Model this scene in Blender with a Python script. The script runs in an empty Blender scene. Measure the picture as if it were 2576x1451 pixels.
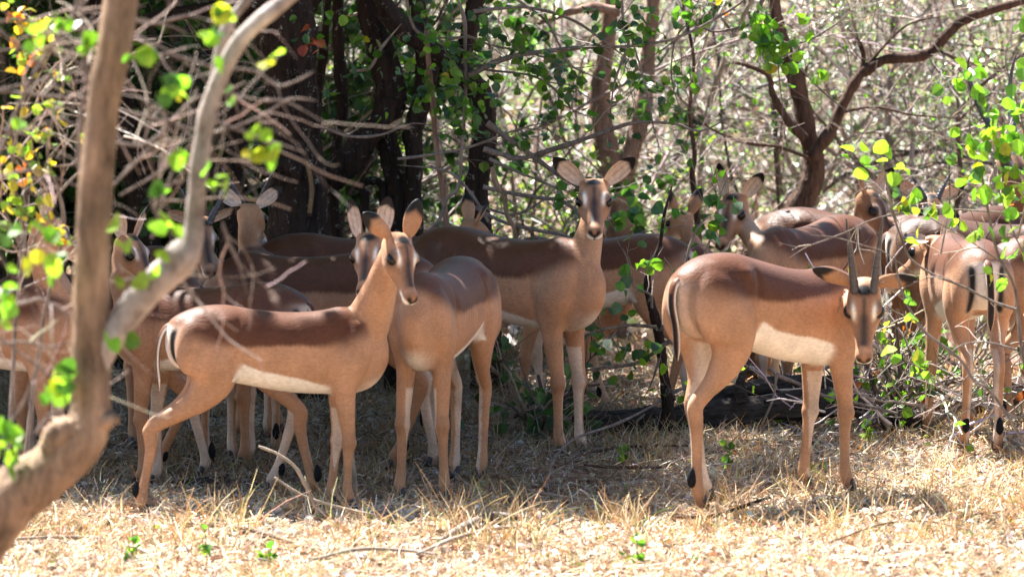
import bpy, math, random
import numpy as np
from mathutils import Vector, Matrix
from mathutils.kdtree import KDTree

# ------------------------------------------------------------------ camera, sky, sun, exposure
scene = bpy.context.scene
COL = scene.collection
FPX = 17000.0                      # focal length in units of a 2576 px wide picture
CAM_H = 3.0
PITCH = math.atan(1495.5 / FPX)
cam_d = bpy.data.cameras.new("camera")
cam = bpy.data.objects.new("camera", cam_d)
COL.objects.link(cam)
cam.location = (0, 0, CAM_H)
cam.rotation_euler = (math.pi / 2 - PITCH, 0, 0)
cam_d.sensor_width = 36
cam_d.lens = 36 * FPX / 2576
cam_d.clip_end = 2000
cam_d.dof.use_dof = True
cam_d.dof.focus_distance = 26.6
cam_d.dof.aperture_fstop = 4.2
scene.camera = cam

SUN = Vector((-0.34, 0.38, 0.86)).normalized()      # towards the sun: high, behind the herd, a little left
world = bpy.data.worlds.new("World")
scene.world = world
world.use_nodes = True
wn = world.node_tree
bg = wn.nodes["Background"]
sky = wn.nodes.new("ShaderNodeTexSky")
sky.sky_type = 'NISHITA'
sky.sun_disc = False
sky.sun_elevation = math.asin(SUN.z)
sky.sun_rotation = math.atan2(SUN.x, SUN.y)
wn.links.new(sky.outputs[0], bg.inputs[0])
bg.inputs[1].default_value = 0.052
sun_d = bpy.data.lights.new("sun", 'SUN')
sun_d.energy = 5.0
sun_d.angle = math.radians(0.5)
sun_d.color = (1.0, 0.965, 0.92)
sun = bpy.data.objects.new("sun", sun_d)
COL.objects.link(sun)
sun.rotation_euler = SUN.to_track_quat('Z', 'Y').to_euler()
scene.view_settings.view_transform = 'Standard'
scene.view_settings.look = 'None'
scene.view_settings.exposure = 2.3
scene.view_settings.gamma = 1
scene.view_settings.use_curve_mapping = False

# ------------------------------------------------------------------ planning helpers
CP, SP = math.cos(PITCH), math.sin(PITCH)
def at(x, y, Y):
    """world point at depth Y seen at (x, y) of the 2576 x 1451 plan"""
    dx, dy = (x - 1288) / FPX, (725.5 - y) / FPX
    d = np.array([dx, CP + dy * SP, -SP + dy * CP])
    return np.array([0, 0, CAM_H]) + d * (Y / d[1])
def gpt(x, y):
    dx, dy = (x - 1288) / FPX, (725.5 - y) / FPX
    d = np.array([dx, CP + dy * SP, -SP + dy * CP])
    return np.array([0, 0, CAM_H]) + d * (CAM_H / -d[2])

def ground_z(x, y):
    x = np.asarray(x, float); y = np.asarray(y, float)
    near = 0.018 * np.sin(x * 2.1 + 1.3 * np.sin(y * 1.3)) * np.sin(y * 1.7 + .7) + 0.01 * np.sin(x * 5.3 + y * 2.9)
    rise = np.clip(y - 36, 0, None)
    return near + 0.0012 * rise ** 2 * np.exp(-rise / 160)

# ------------------------------------------------------------------ materials
MATS = {}
def new_mat(name):
    m = bpy.data.materials.new(name); m.use_nodes = True
    nt = m.node_tree
    return m, nt, nt.nodes["Principled BSDF"], nt.nodes["Material Output"]
def N(nt, t, **kw):
    n = nt.nodes.new(t)
    for k, v in kw.items(): setattr(n, k, v)
    return n
def noise(nt, scale, detail=4, vec=None, rough=.6):
    n = N(nt, "ShaderNodeTexNoise"); n.inputs["Scale"].default_value = scale
    n.inputs["Detail"].default_value = detail; n.inputs["Roughness"].default_value = rough
    if vec is not None: nt.links.new(vec, n.inputs["Vector"])
    return n
def mapping(nt, scale, coord="Object"):
    tc = N(nt, "ShaderNodeTexCoord"); mp = N(nt, "ShaderNodeMapping")
    mp.inputs["Scale"].default_value = scale
    nt.links.new(tc.outputs[coord], mp.inputs["Vector"])
    return mp.outputs[0]
def mixmul(nt, a, b, fac=1.0):
    m = N(nt, "ShaderNodeMixRGB", blend_type='MULTIPLY'); m.inputs[0].default_value = fac
    nt.links.new(a, m.inputs[1]); nt.links.new(b, m.inputs[2]); return m.outputs[0]
def ramp(nt, src, stops):
    r = N(nt, "ShaderNodeValToRGB"); e = r.color_ramp.elements
    while len(e) < len(stops): e.new(.5)
    for i, (p, c) in enumerate(stops):
        e[i].position = p; e[i].color = (*c, 1) if len(c) == 3 else c
    nt.links.new(src, r.inputs[0]); return r.outputs[0]
def bump(nt, src, strength, dist, bsdf):
    b = N(nt, "ShaderNodeBump"); b.inputs["Strength"].default_value = strength
    b.inputs["Distance"].default_value = dist
    nt.links.new(src, b.inputs["Height"]); nt.links.new(b.outputs[0], bsdf.inputs["Normal"])

def mat_coat():
    m, nt, b, o = new_mat("coat")
    at_ = N(nt, "ShaderNodeAttribute", attribute_name="Col")
    n1 = noise(nt, 9, 5, mapping(nt, (1, 1, 1)))
    n2 = noise(nt, 160, 3, mapping(nt, (.35, 1, .8)))
    c1 = ramp(nt, n1.outputs[0], [(.3, (.80, .78, .76)), (.7, (1.14, 1.12, 1.1))])
    c2 = ramp(nt, n2.outputs[0], [(.3, (.84, .83, .81)), (.7, (1.12, 1.12, 1.12))])
    col = mixmul(nt, mixmul(nt, at_.outputs[0], c1), c2)
    nt.links.new(col, b.inputs["Base Color"])
    b.inputs["Roughness"].default_value = .50
    b.inputs["Specular IOR Level"].default_value = .22
    b.inputs["Sheen Weight"].default_value = .06
    b.inputs["Sheen Roughness"].default_value = .4
    bump(nt, n2.outputs[0], .45, .004, b)
    MATS["coat"] = m
def mat_plain(name, col, rough=.5, spec=.5):
    m, nt, b, o = new_mat(name)
    n = noise(nt, 40, 3)
    c = ramp(nt, n.outputs[0], [(.3, tuple(x * .75 for x in col)), (.7, tuple(min(1, x * 1.2) for x in col))])
    nt.links.new(c, b.inputs["Base Color"])
    b.inputs["Roughness"].default_value = rough; b.inputs["Specular IOR Level"].default_value = spec
    bump(nt, n.outputs[0], .15, .003, b)
    MATS[name] = m
def mat_horn():
    m, nt, b, o = new_mat("horn")
    n = noise(nt, 60, 3, mapping(nt, (.6, .6, 3)))
    c = ramp(nt, n.outputs[0], [(.3, (.022, .022, .028)), (.75, (.085, .085, .10))])
    nt.links.new(c, b.inputs["Base Color"]); b.inputs["Roughness"].default_value = .34
    bump(nt, n.outputs[0], .4, .004, b); MATS["horn"] = m
def mat_bark(name, lo, hi, sc=(22, 22, 4), bmp=.02, spots=None, rough=.9):
    m, nt, b, o = new_mat(name)
    v = mapping(nt, sc)
    n = noise(nt, 1.0, 7, v, .7)
    big = noise(nt, 3.0, 4, mapping(nt, (1, 1, 1)))
    c = ramp(nt, n.outputs[0], [(.32, lo), (.5, tuple((a + c_) / 2 for a, c_ in zip(lo, hi))), (.72, hi)])
    c = mixmul(nt, c, ramp(nt, big.outputs[0], [(.3, (.6, .58, .56)), (.7, (1.25, 1.25, 1.25))]))
    if spots:
        s = noise(nt, 26, 4, mapping(nt, (1, 1, 1)), .75)
        f = ramp(nt, s.outputs[0], [(.60, (0, 0, 0)), (.68, (1, 1, 1))])
        mx = N(nt, "ShaderNodeMixRGB"); nt.links.new(f, mx.inputs[0]); nt.links.new(c, mx.inputs[1])
        mx.inputs[2].default_value = (*spots, 1); c = mx.outputs[0]
    nt.links.new(c, b.inputs["Base Color"]); b.inputs["Roughness"].default_value = rough
    b.inputs["Specular IOR Level"].default_value = .2
    bump(nt, n.outputs[0], 1.0, bmp, b); MATS[name] = m
def mat_leaf(name, trans=.45, rough=.38, tint=(1.8, 1.9, .9, 1)):
    m, nt, b, o = new_mat(name)
    a = N(nt, "ShaderNodeAttribute", attribute_name="Col")
    n = noise(nt, 45, 3, mapping(nt, (1, 1, 1)))
    c = mixmul(nt, a.outputs[0], ramp(nt, n.outputs[0], [(.3, (.75, .75, .7)), (.7, (1.2, 1.2, 1.1))]))
    nt.links.new(c, b.inputs["Base Color"]); b.inputs["Roughness"].default_value = rough
    t = N(nt, "ShaderNodeBsdfTranslucent")
    g = N(nt, "ShaderNodeMixRGB", blend_type='MULTIPLY'); g.inputs[0].default_value = 1
    nt.links.new(c, g.inputs[1]); g.inputs[2].default_value = tint
    nt.links.new(g.outputs[0], t.inputs[0])
    mx = N(nt, "ShaderNodeMixShader"); mx.inputs[0].default_value = trans
    nt.links.new(b.outputs[0], mx.inputs[1]); nt.links.new(t.outputs[0], mx.inputs[2])
    nt.links.new(mx.outputs[0], o.inputs[0]); MATS[name] = m
def mat_attr(name, rough=.7, trans=0.0, spec=.4):
    m, nt, b, o = new_mat(name)
    a = N(nt, "ShaderNodeAttribute", attribute_name="Col")
    n = noise(nt, 60, 3, mapping(nt, (1, 1, 1)))
    c = mixmul(nt, a.outputs[0], ramp(nt, n.outputs[0], [(.3, (.7, .7, .7)), (.7, (1.2, 1.2, 1.2))]))
    nt.links.new(c, b.inputs["Base Color"]); b.inputs["Roughness"].default_value = rough
    b.inputs["Specular IOR Level"].default_value = spec
    if trans:
        t = N(nt, "ShaderNodeBsdfTranslucent"); nt.links.new(c, t.inputs[0])
        mx = N(nt, "ShaderNodeMixShader"); mx.inputs[0].default_value = trans
        nt.links.new(b.outputs[0], mx.inputs[1]); nt.links.new(t.outputs[0], mx.inputs[2])
        nt.links.new(mx.outputs[0], o.inputs[0])
    MATS[name] = m
def mat_ground():
    m, nt, b, o = new_mat("ground")
    v = mapping(nt, (1, 1, 1))
    n1 = noise(nt, 1.3, 5, v); n2 = noise(nt, 28, 6, v, .75); n3 = noise(nt, 7, 5, v, .7)
    c = ramp(nt, n2.outputs[0], [(.30, (.13, .085, .055)), (.45, (.36, .25, .17)), (.62, (.58, .44, .32)), (.78, (.78, .66, .53))])
    c = mixmul(nt, c, ramp(nt, n1.outputs[0], [(.3, (.85, .72, .66)), (.7, (1.15, 1.1, 1.0))]))
    c = mixmul(nt, c, ramp(nt, n3.outputs[0], [(.3, (.7, .62, .55)), (.65, (1.1, 1.1, 1.08))]))
    nt.links.new(c, b.inputs["Base Color"]); b.inputs["Roughness"].default_value = .9
    b.inputs["Specular IOR Level"].default_value = .15
    bump(nt, n2.outputs[0], 1.0, .03, b); MATS["ground"] = m
mat_coat(); mat_horn(); mat_ground()
mat_plain("eye", (.006, .005, .005), .22, .35); mat_plain("hoof", (.035, .03, .03), .4)
mat_plain("black_fur", (.008, .008, .010), .8, .2)
mat_plain("nose", (.010, .010, .012), .35)
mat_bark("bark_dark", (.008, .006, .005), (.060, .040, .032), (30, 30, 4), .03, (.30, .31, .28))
mat_bark("bark_brown", (.030, .017, .012), (.15, .092, .068), (34, 34, 6), .02)
mat_bark("bark_pale", (.20, .16, .125), (.46, .38, .31), (30, 30, 14), .008, None, .8)
mat_bark("bark_tan", (.085, .056, .036), (.52, .36, .24), (20, 20, 5), .035, (.20, .165, .13), .8)
mat_bark("bark_limb", (.16, .13, .11), (.62, .55, .50), (13, 13, 7), .014, (.30, .25, .21), .75)
mat_bark("bark_pink", (.15, .085, .06), (.36, .24, .19), (24, 24, 6), .015)
mat_bark("bark_charred", (.010, .009, .008), (.15, .13, .12), (12, 60, 60), .03)
mat_bark("bark_grey", (.10, .08, .07), (.30, .25, .22), (50, 50, 14), .006)
mat_leaf("leaf"); mat_leaf("leaf_far", .45, .35, (1.8, 1.95, 1.9, 1))
mat_attr("straw", .6, .3); mat_attr("litter", .55, .15, .5); mat_attr("twig", .7)

# ------------------------------------------------------------------ mesh helpers
def mk(name, V, quads=None, tris=None, col=None, mat=None, parent=None, smooth=True):
    V = np.asarray(V, np.float32).reshape(-1, 3)
    me = bpy.data.meshes.new(name)
    me.vertices.add(len(V)); me.vertices.foreach_set("co", V.ravel())
    idx = []; tot = []
    if quads is not None and len(quads):
        q = np.asarray(quads, np.int32).reshape(-1, 4); idx.append(q.ravel()); tot.append(np.full(len(q), 4, np.int32))
    if tris is not None and len(tris):
        t = np.asarray(tris, np.int32).reshape(-1, 3); idx.append(t.ravel()); tot.append(np.full(len(t), 3, np.int32))
    idx = np.concatenate(idx); tot = np.concatenate(tot)
    start = np.concatenate([[0], np.cumsum(tot)[:-1]]).astype(np.int32)
    me.loops.add(len(idx)); me.loops.foreach_set("vertex_index", idx)
    me.polygons.add(len(tot)); me.polygons.foreach_set("loop_start", start); me.polygons.foreach_set("loop_total", tot)
    me.polygons.foreach_set("use_smooth", np.full(len(tot), smooth))
    me.update(calc_edges=True); me.validate()
    if col is not None:
        c = np.ones((len(V), 4), np.float32); c[:, :3] = col
        a = me.color_attributes.new("Col", 'FLOAT_COLOR', 'POINT'); a.data.foreach_set("color", c.ravel())
    if mat: me.materials.append(MATS[mat])
    ob = bpy.data.objects.new(name, me); COL.objects.link(ob)
    if parent is not None: ob.parent = parent
    return ob
class Acc:
    """collects pieces of ONE object"""
    def __init__(s): s.V = []; s.Q = []; s.T = []; s.C = []; s.n = 0
    def add(s, V, Q=None, T=None, C=None):
        V = np.asarray(V, float).reshape(-1, 3)
        if Q is not None and len(Q): s.Q.append(np.asarray(Q).reshape(-1, 4) + s.n)
        if T is not None and len(T): s.T.append(np.asarray(T).reshape(-1, 3) + s.n)
        s.V.append(V)
        cc = np.zeros((len(V), 3)); cc[:] = (.5, .5, .5) if C is None else C
        s.C.append(cc); s.n += len(V)
    def build(s, name, mat, parent=None, smooth=True, origin=None):
        V = np.concatenate(s.V)
        if origin is not None: V = V - np.asarray(origin)
        ob = mk(name, V, np.concatenate(s.Q) if s.Q else None, np.concatenate(s.T) if s.T else None,
                np.concatenate(s.C), mat, parent, smooth)
        return ob
def tag(o, label=None, cat=None, group=None, kind=None):
    if label: o["label"] = label
    if cat: o["category"] = cat
    if group: o["group"] = group
    if kind: o["kind"] = kind
    return o
def empty(name, loc, rz=0):
    o = bpy.data.objects.new(name, None); COL.objects.link(o)
    o.location = tuple(float(v) for v in loc); o.rotation_euler = (0, 0, rz); o.empty_display_size = .1
    return o
def catmull(P, n):
    P = np.asarray(P, float)
    if len(P) == 2: return P[0] + np.linspace(0, 1, n)[:, None] * (P[1] - P[0])
    Q = np.vstack([2 * P[0] - P[1], P, 2 * P[-1] - P[-2]])
    t = np.linspace(0, len(P) - 1 - 1e-9, n); i = t.astype(int); f = (t - i)[:, None]
    a, b, c, d = Q[i], Q[i + 1], Q[i + 2], Q[i + 3]
    return .5 * (2 * b + (c - a) * f + (2 * a - 5 * b + 4 * c - d) * f ** 2 + (3 * b - a - 3 * c + d) * f ** 3)
def ring_quads(N_, M, K):
    j = np.arange(K); a = (np.arange(M - 1) * K)[:, None] + j; b = (np.arange(M - 1) * K)[:, None] + (j + 1) % K
    q = np.stack([a, b, b + K, a + K], -1).reshape(-1, 4)
    return (q[None] + (np.arange(N_) * M * K)[:, None, None]).reshape(-1, 4)
def tubes(P, R, K=4):
    """P (N,M,3), R (N,M) -> verts, quads"""
    P = np.asarray(P, float); R = np.asarray(R, float); n, M, _ = P.shape
    T = np.gradient(P, axis=1); T /= np.linalg.norm(T, axis=2, keepdims=True) + 1e-9
    ref = np.zeros((n, 1, 3)); m = T.mean(1); k = np.argmin(np.abs(m), 1); ref[np.arange(n), 0, k] = 1
    U = np.cross(T, ref); U /= np.linalg.norm(U, axis=2, keepdims=True) + 1e-9
    W = np.cross(T, U)
    a = np.arange(K) / K * 2 * np.pi
    V = P[:, :, None] + R[:, :, None, None] * (np.cos(a)[None, None, :, None] * U[:, :, None] + np.sin(a)[None, None, :, None] * W[:, :, None])
    return V.reshape(-1, 3), ring_quads(n, M, K)
def branch_mesh(acc, P, R, K=10, seed=0, rough=.08, lump=0.0, C=None, n=None, close=True):
    """one thick limb: path P, radii R, with bark relief in the mesh"""
    P = np.asarray(P, float); R = np.asarray(R, float)
    n = n or max(8, 6 * len(P))
    S = catmull(np.hstack([P, R[:, None]]), n); C3 = S[:, :3]; r = np.maximum(S[:, 3], 1e-4)
    V, Q = tubes(C3[None], r[None], K)
    rs = np.random.RandomState(seed)
    V = V.reshape(n, K, 3)
    d = V - C3[:, None]
    ridge = rs.normal(size=(1, K)) * .7 + rs.normal(size=(n, K)) * .5
    lon = np.repeat(rs.normal(size=((n + 4) // 5 + 1, K)), 5, 0)[:n]
    f = 1 + rough * (ridge + lon * .6)
    if lump: f = f * (1 + lump * np.interp(np.arange(n), np.arange(0, n + 4, 4), rs.normal(size=len(np.arange(0, n + 4, 4))))[:, None])
    V = C3[:, None] + d * f[:, :, None]
    V = V.reshape(-1, 3)
    T = []
    if close:
        V = np.vstack([V, C3[0], C3[-1]]); a, b = n * K, n * K + 1
        for j in range(K):
            T.append((a, (j + 1) % K, j)); T.append((b, (n - 1) * K + j, (n - 1) * K + (j + 1) % K))
    acc.add(V, Q, T, C)
def pxpath(pts, Y):
    """[(x, y, width[, Y])] of the plan -> points and radii in metres"""
    P = []; R = []
    for p in pts:
        y = p[3] if len(p) > 3 else Y
        P.append(at(p[0], p[1], y)); R.append(p[2] * .5 * y / FPX)
    return np.array(P), np.array(R)

LEAF_U = np.array([0, .22, .62, 1, .62, .22]); LEAF_W = np.array([0, .36, .40, 0, -.40, -.36])
LEAF_U8 = np.array([0, .10, .42, .80, 1, .80, .42, .10]); LEAF_W8 = np.array([0, .27, .46, .31, 0, -.31, -.46, -.27])
def leaves(acc, Cn, D, Nn, L, col, wide=1.0, fold=.12, rs=np.random, fine=False):
    """Cn base points (N,3), D directions, Nn normals, L lengths, col (N,3)"""
    Cn = np.asarray(Cn, float); n = len(Cn)
    D = D / (np.linalg.norm(D, axis=1, keepdims=True) + 1e-9)
    S = np.cross(Nn, D); S /= np.linalg.norm(S, axis=1, keepdims=True) + 1e-9
    Z = np.cross(D, S)
    L = np.broadcast_to(L, (n,))[:, None, None]
    wv = wide if np.isscalar(wide) else np.asarray(wide)[:, None, None]
    LU, LW = (LEAF_U8, LEAF_W8) if fine else (LEAF_U, LEAF_W)
    droop = -.18 * LU ** 2
    V = Cn[:, None] + L * (LU[None, :, None] * D[:, None] + wv * LW[None, :, None] * S[:, None]
                           + (fold * np.abs(LW) * 2 + droop)[None, :, None] * Z[:, None])
    if fine:
        b = (np.arange(n) * 8)[:, None]
        acc.add(V.reshape(-1, 3), np.concatenate([b + np.array([0, 1, 2, 3]), b + np.array([0, 5, 6, 7])]), np.concatenate([b + np.array([0, 3, 4]), b + np.array([0, 4, 5])]), np.repeat(col, 8, 0)); return
    b = (np.arange(n) * 6)[:, None]
    Q = np.concatenate([b + np.array([0, 1, 2, 3]), b + np.array([0, 3, 4, 5])])
    acc.add(V.reshape(-1, 3), Q, None, np.repeat(col, 6, 0))
def unit(rs, n):
    v = rs.normal(size=(n, 3)); return v / np.linalg.norm(v, axis=1, keepdims=True)
def palette(rs, n, cols, w, jit=.18):
    c = np.array(cols)[rs.choice(len(cols), n, p=np.array(w) / sum(w))]
    return np.clip(c * (1 + jit * rs.normal(size=(n, 1))) * (1 + .06 * rs.normal(size=(n, 3))), .002, .95)
GREENS = [(.05, .13, .02), (.085, .20, .02), (.13, .27, .03), (.045, .10, .04), (.32, .26, .02), (.30, .09, .02)]
# ------------------------------------------------------------------ impala builder (unit = shoulder height)
BLK = np.array((.010, .009, .010)); SAD = np.array((.105, .038, .0165)); FLK = np.array((.45, .245, .140))
WHT = np.array((.88, .81, .72)); TAN = np.array((.43, .230, .128)); DUN = np.array((.20, .10, .06))
def sstep(x, a, b):
    t = np.clip((x - a) / (b - a), 0, 1); return t * t * (3 - 2 * t)
def mixc(a, b, f): return a * (1 - f[:, None]) + b * f[:, None]
def gauss(x, m, s): return np.exp(-((x - m) / s) ** 2)

class Shell:
    def __init__(s): s.acc = Acc(); s.pid = []; s.t = []; s.d = []
    def loft(s, pid, C, U, W, ru, rw, n=24, K=28, p=2.2):
        """C centres, U/W unit frames, ru/rw radii (control rings), interpolated smoothly"""
        A = catmull(np.hstack([np.asarray(C, float), np.asarray(U, float), np.asarray(W, float),
                               np.asarray(ru, float)[:, None], np.asarray(rw, float)[:, None]]), n)
        C, U, W, ru, rw = A[:, :3], A[:, 3:6], A[:, 6:9], np.maximum(A[:, 9], .002), np.maximum(A[:, 10], .002)
        U = U / (np.linalg.norm(U, axis=1, keepdims=True) + 1e-9); W = W / (np.linalg.norm(W, axis=1, keepdims=True) + 1e-9)
        a = np.arange(K) / K * 2 * np.pi; ca, sa = np.cos(a), np.sin(a)
        e = 2 / p; ca2 = np.sign(ca) * np.abs(ca) ** e; sa2 = np.sign(sa) * np.abs(sa) ** e
        V = C[:, None] + ru[:, None, None] * ca2[None, :, None] * U[:, None] + rw[:, None, None] * sa2[None, :, None] * W[:, None]
        V = np.vstack([V.reshape(-1, 3), C[0], C[-1]])
        T = []; A0, B0 = n * K, n * K + 1
        for j in range(K):
            T.append((A0, (j + 1) % K, j)); T.append((B0, (n - 1) * K + j, (n - 1) * K + (j + 1) % K))
        s.acc.add(V, ring_quads(1, n, K), T)
        s.pid.append(np.full(len(V), pid)); t = np.linspace(0, 1, n)
        s.t.append(np.concatenate([np.repeat(t, K), [0, 1]])); s.d.append(np.concatenate([np.tile(sa, n), [0, 0]]))

def limb_frames(P, side=(0, 1, 0)):
    P = np.asarray(P, float); T = np.gradient(P, axis=0); T /= np.linalg.norm(T, axis=1, keepdims=True)
    side = np.asarray(side, float)
    W = side - (T @ side)[:, None] * T; W /= np.linalg.norm(W, axis=1, keepdims=True)
    U = np.cross(W, T); return U, W

def ear_mesh(name, root, base, dirv, face, L, W, parent, s):
    """cupped leaf-shaped ear, pale and streaked inside, tan outside, black tip"""
    D = np.array(dirv, float); D /= np.linalg.norm(D); F = np.array(face, float); F -= F.dot(D) * D; F /= np.linalg.norm(F)
    S = np.cross(D, F)
    nu, nv = 26, 15
    u = np.linspace(0, 1, nu)[:, None]; v = np.linspace(-1, 1, nv)[None]
    w = W * (np.sin(np.pi * np.clip(u, 0, 1) ** 1.12) ** .58 + .30 * (1 - u) ** 3)
    w[-1] = .002
    cup = (1 - .45 * u) * .95
    ang = v * cup * 1.15
    X = w * np.sin(ang) / np.sin(np.maximum(cup * 1.15, .3)); Zf = w * (1 - np.cos(ang)) * 1.0 - .012 * np.sin(np.pi * u)
    back = .05 * u ** 2 * L
    front = base + L * u[..., None] * D + X[..., None] * S + (Zf - back)[..., None] * F
    rear = front - F * (.011 * (1 - .6 * u) * (1 - .8 * np.abs(v) ** 3))[..., None]
    rs = np.random.RandomState(3)
    streak = np.abs(np.sin(v * 5.2 + 1.6)) ** 10 * sstep(u.ravel(), .12, .3)[:, None] * (1 - sstep(u.ravel(), .7, .85))[:, None]
    inn = np.array((.66, .52, .42))[None, None] * (1 - .42 * streak[..., None] * (.4 + .6 * np.abs(np.sin(u * 19 + v * 7)))[..., None] * np.array((.9, 1, 1)))
    inn = inn * (1 - .25 * np.abs(np.sin(u * 14 + v * 3))[..., None] * .6)
    rim = np.broadcast_to((np.abs(v) > .87) * 1.0, inn.shape[:2])[..., None]
    inn = inn * (1 - rim) + TAN * .9 * rim
    tip = sstep((u + .10 * np.abs(v)).ravel(), .74, .82).reshape(nu, nv)[..., None]
    inn = inn * (1 - tip) + BLK * tip
    out = np.broadcast_to(TAN * .95, inn.shape) * 1.0
    tipo = sstep((u + .18 * np.abs(v)).ravel(), .62, .80).reshape(nu, nv)[..., None]
    out = out * (1 - tipo) + BLK * tipo
    V = np.vstack([front.reshape(-1, 3), rear.reshape(-1, 3)]) * s
    Cc = np.vstack([inn.reshape(-1, 3), out.reshape(-1, 3)])
    Q = []; n0 = nu * nv
    for i in range(nu - 1):
        for j in range(nv - 1):
            a = i * nv + j
            Q.append((a, a + 1, a + nv + 1, a + nv)); Q.append((n0 + a, n0 + a + nv, n0 + a + nv + 1, n0 + a + 1))
        for a, c in ((i * nv, 1), (i * nv + nv - 1, -1)):
            q = (a, a + nv, n0 + a + nv, n0 + a); Q.append(q if c == 1 else q[::-1])
    e = (nu - 1) * nv
    for j in range(nv - 1):
        Q.append((e + j, e + j + 1, n0 + e + j + 1, n0 + e + j)); Q.append((j, n0 + j, n0 + j + 1, j + 1))
    return mk(name, V, Q, None, np.clip(Cc, .004, .9), "coat", parent)

def build_impala(label, x, Y, yaw, s, poll=(.62, 0, 1.30), hyaw=0, hpitch=45, hroll=0, hs=1.0,
                 fl=0, fr=0, hl=0, hr=0, hkl=0, hkr=0, fly=0, fry=0, hly=0, hry=0,
                 ears=((-.25, .62, .75), (-.25, .62, .75)), eface=None, horns=0, horn_spread=.25, tail=(0, 0),
                 ntan=None, light=1.0, seed=0, wd=0.0, stripes=1.0, vox=.0062, wpos=None, neck=1.0):
    """x plan column and Y depth of the body centre; yaw heading (0 = right, 90 = away); hoof offsets in units"""
    g = at(x, 700, Y); z0 = float(ground_z(g[0], Y))
    root = empty("impala", (g[0], Y, z0 + .004), math.radians(yaw))
    tag(root, label, "antelope", "impala herd standing in the shade")
    sh = Shell()
    up = np.array([0, 0, 1.]); rt = np.array([0, 1., 0])
    # trunk
    T = np.array([(-.555, .915, .80, .03), (-.53, .955, .74, .075), (-.47, .990, .70, .112), (-.38, 1.018, .665, .138), (-.26, 1.022, .645, .150),
                  (-.14, 1.000, .622, .150), (-.02, .985, .598, .150), (.10, .980, .582, .150), (.22, .988, .575, .138), (.31, 1.005, .568, .120),
                  (.39, .985, .578, .102), (.46, .945, .605, .080), (.51, .89, .655, .058), (.545, .83, .72, .03)])
    C = np.c_[T[:, 0], np.zeros(len(T)), (T[:, 1] + T[:, 2]) / 2]
    sh.loft(0, C, np.tile(rt, (len(T), 1)), np.tile(up, (len(T), 1)), T[:, 3], (T[:, 1] - T[:, 2]) / 2, n=60, K=40, p=2.25)
    # head frame
    hy, hp = math.radians(hyaw - yaw), math.radians(-hpitch)
    Hx = np.array([math.cos(hp) * math.cos(hy), math.cos(hp) * math.sin(hy), math.sin(hp)])
    Hy = np.cross(up, Hx); Hy /= np.linalg.norm(Hy); Hz = np.cross(Hx, Hy)
    r = math.radians(hroll); Hy, Hz = Hy * math.cos(r) + Hz * math.sin(r), Hz * math.cos(r) - Hy * math.sin(r)
    poll = np.array(poll, float); HM = np.stack([Hx, Hy, Hz])
    def hp_(p): return poll + hs * (np.asarray(p, float) @ HM)
    # neck
    P3 = hp_((.012, 0, -.035)); P0 = np.array([.37, 0, .825])
    dist = np.linalg.norm(P3 - P0)
    # arrive at the skull from below/behind
    tdir = -Hz * .55 - Hx * .25 + np.array([0, 0, -.6]); tdir /= np.linalg.norm(tdir)
    if ntan is not None: tdir = np.array(ntan, float); tdir /= np.linalg.norm(tdir)
    P1 = P0 + np.array([.66, 0, .62 if poll[2] > 1.1 else .1]) * dist * .30; P2 = P3 + tdir * dist * .38
    tt = np.linspace(0, 1, 9)[:, None]
    NP = (1 - tt) ** 3 * P0 + 3 * (1 - tt) ** 2 * tt * P1 + 3 * (1 - tt) * tt ** 2 * P2 + tt ** 3 * P3
    NP = np.vstack([[.24, 0, .84], NP])
    TT = np.gradient(NP, axis=0); TT /= np.linalg.norm(TT, axis=1, keepdims=True)
    f = np.concatenate([[0], tt.ravel()])[:, None]
    side = (1 - f ** 2) * np.array([0, 1, 0]) + f ** 2 * Hy * (1 if Hy[1] > -.2 else 1)
    side -= (side * TT).sum(1, keepdims=True) * TT; side /= np.linalg.norm(side, axis=1, keepdims=True)
    W = np.cross(TT, side)
    rw = np.interp(f.ravel(), [0, .12, .35, .65, 1], np.array([.145, .122, .092, .070, .055]) * (1 + (neck - 1) * np.array([0, .3, 1, 1, 1])))
    ru = np.interp(f.ravel(), [0, .12, .35, .65, 1], np.array([.085, .074, .060, .052, .047]) * (1 + (neck - 1) * np.array([0, .3, 1, 1, 1])))
    sh.loft(1, NP, side, W, ru, rw, n=44, K=30, p=2.0)
    # head
    H = np.array([(-.045, -.020, .030, .030), (-.028, -.016, .050, .044), (.005, -.016, .064, .055), (.045, -.018, .068, .060), (.080, -.026, .066, .062),
                  (.115, -.036, .060, .056), (.145, -.045, .050, .042), (.175, -.050, .043, .034), (.205, -.054, .037, .029), (.232, -.056, .035, .029),
                  (.255, -.058, .035, .031), (.270, -.059, .031, .029), (.281, -.060, .019, .019)])
    sh.loft(2, [hp_((h[0], 0, h[1])) for h in H], np.tile(Hy, (len(H), 1)), np.tile(Hz, (len(H), 1)), H[:, 3] * hs * 1.12, H[:, 2] * hs * 1.03, n=52, K=36, p=2.15)
    for sg in (1, -1):      # brow, cheek and ear roots
        for (c, rr) in (((.088, sg * .050, .012), .021), ((.075, sg * .036, -.062), .026), ((-.002, sg * .040, .020), .024)):
            k = np.linspace(-1, 1, 7); rad = rr * np.sqrt(np.maximum(1 - k ** 2, .02)) * hs
            sh.loft(2, [hp_(np.array(c) + np.array([kk * rr * 1.5, 0, 0])) for kk in k], np.tile(Hy, (7, 1)), np.tile(Hz, (7, 1)), rad, rad, n=9, K=12, p=2)
    # legs
    feet = []
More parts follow.
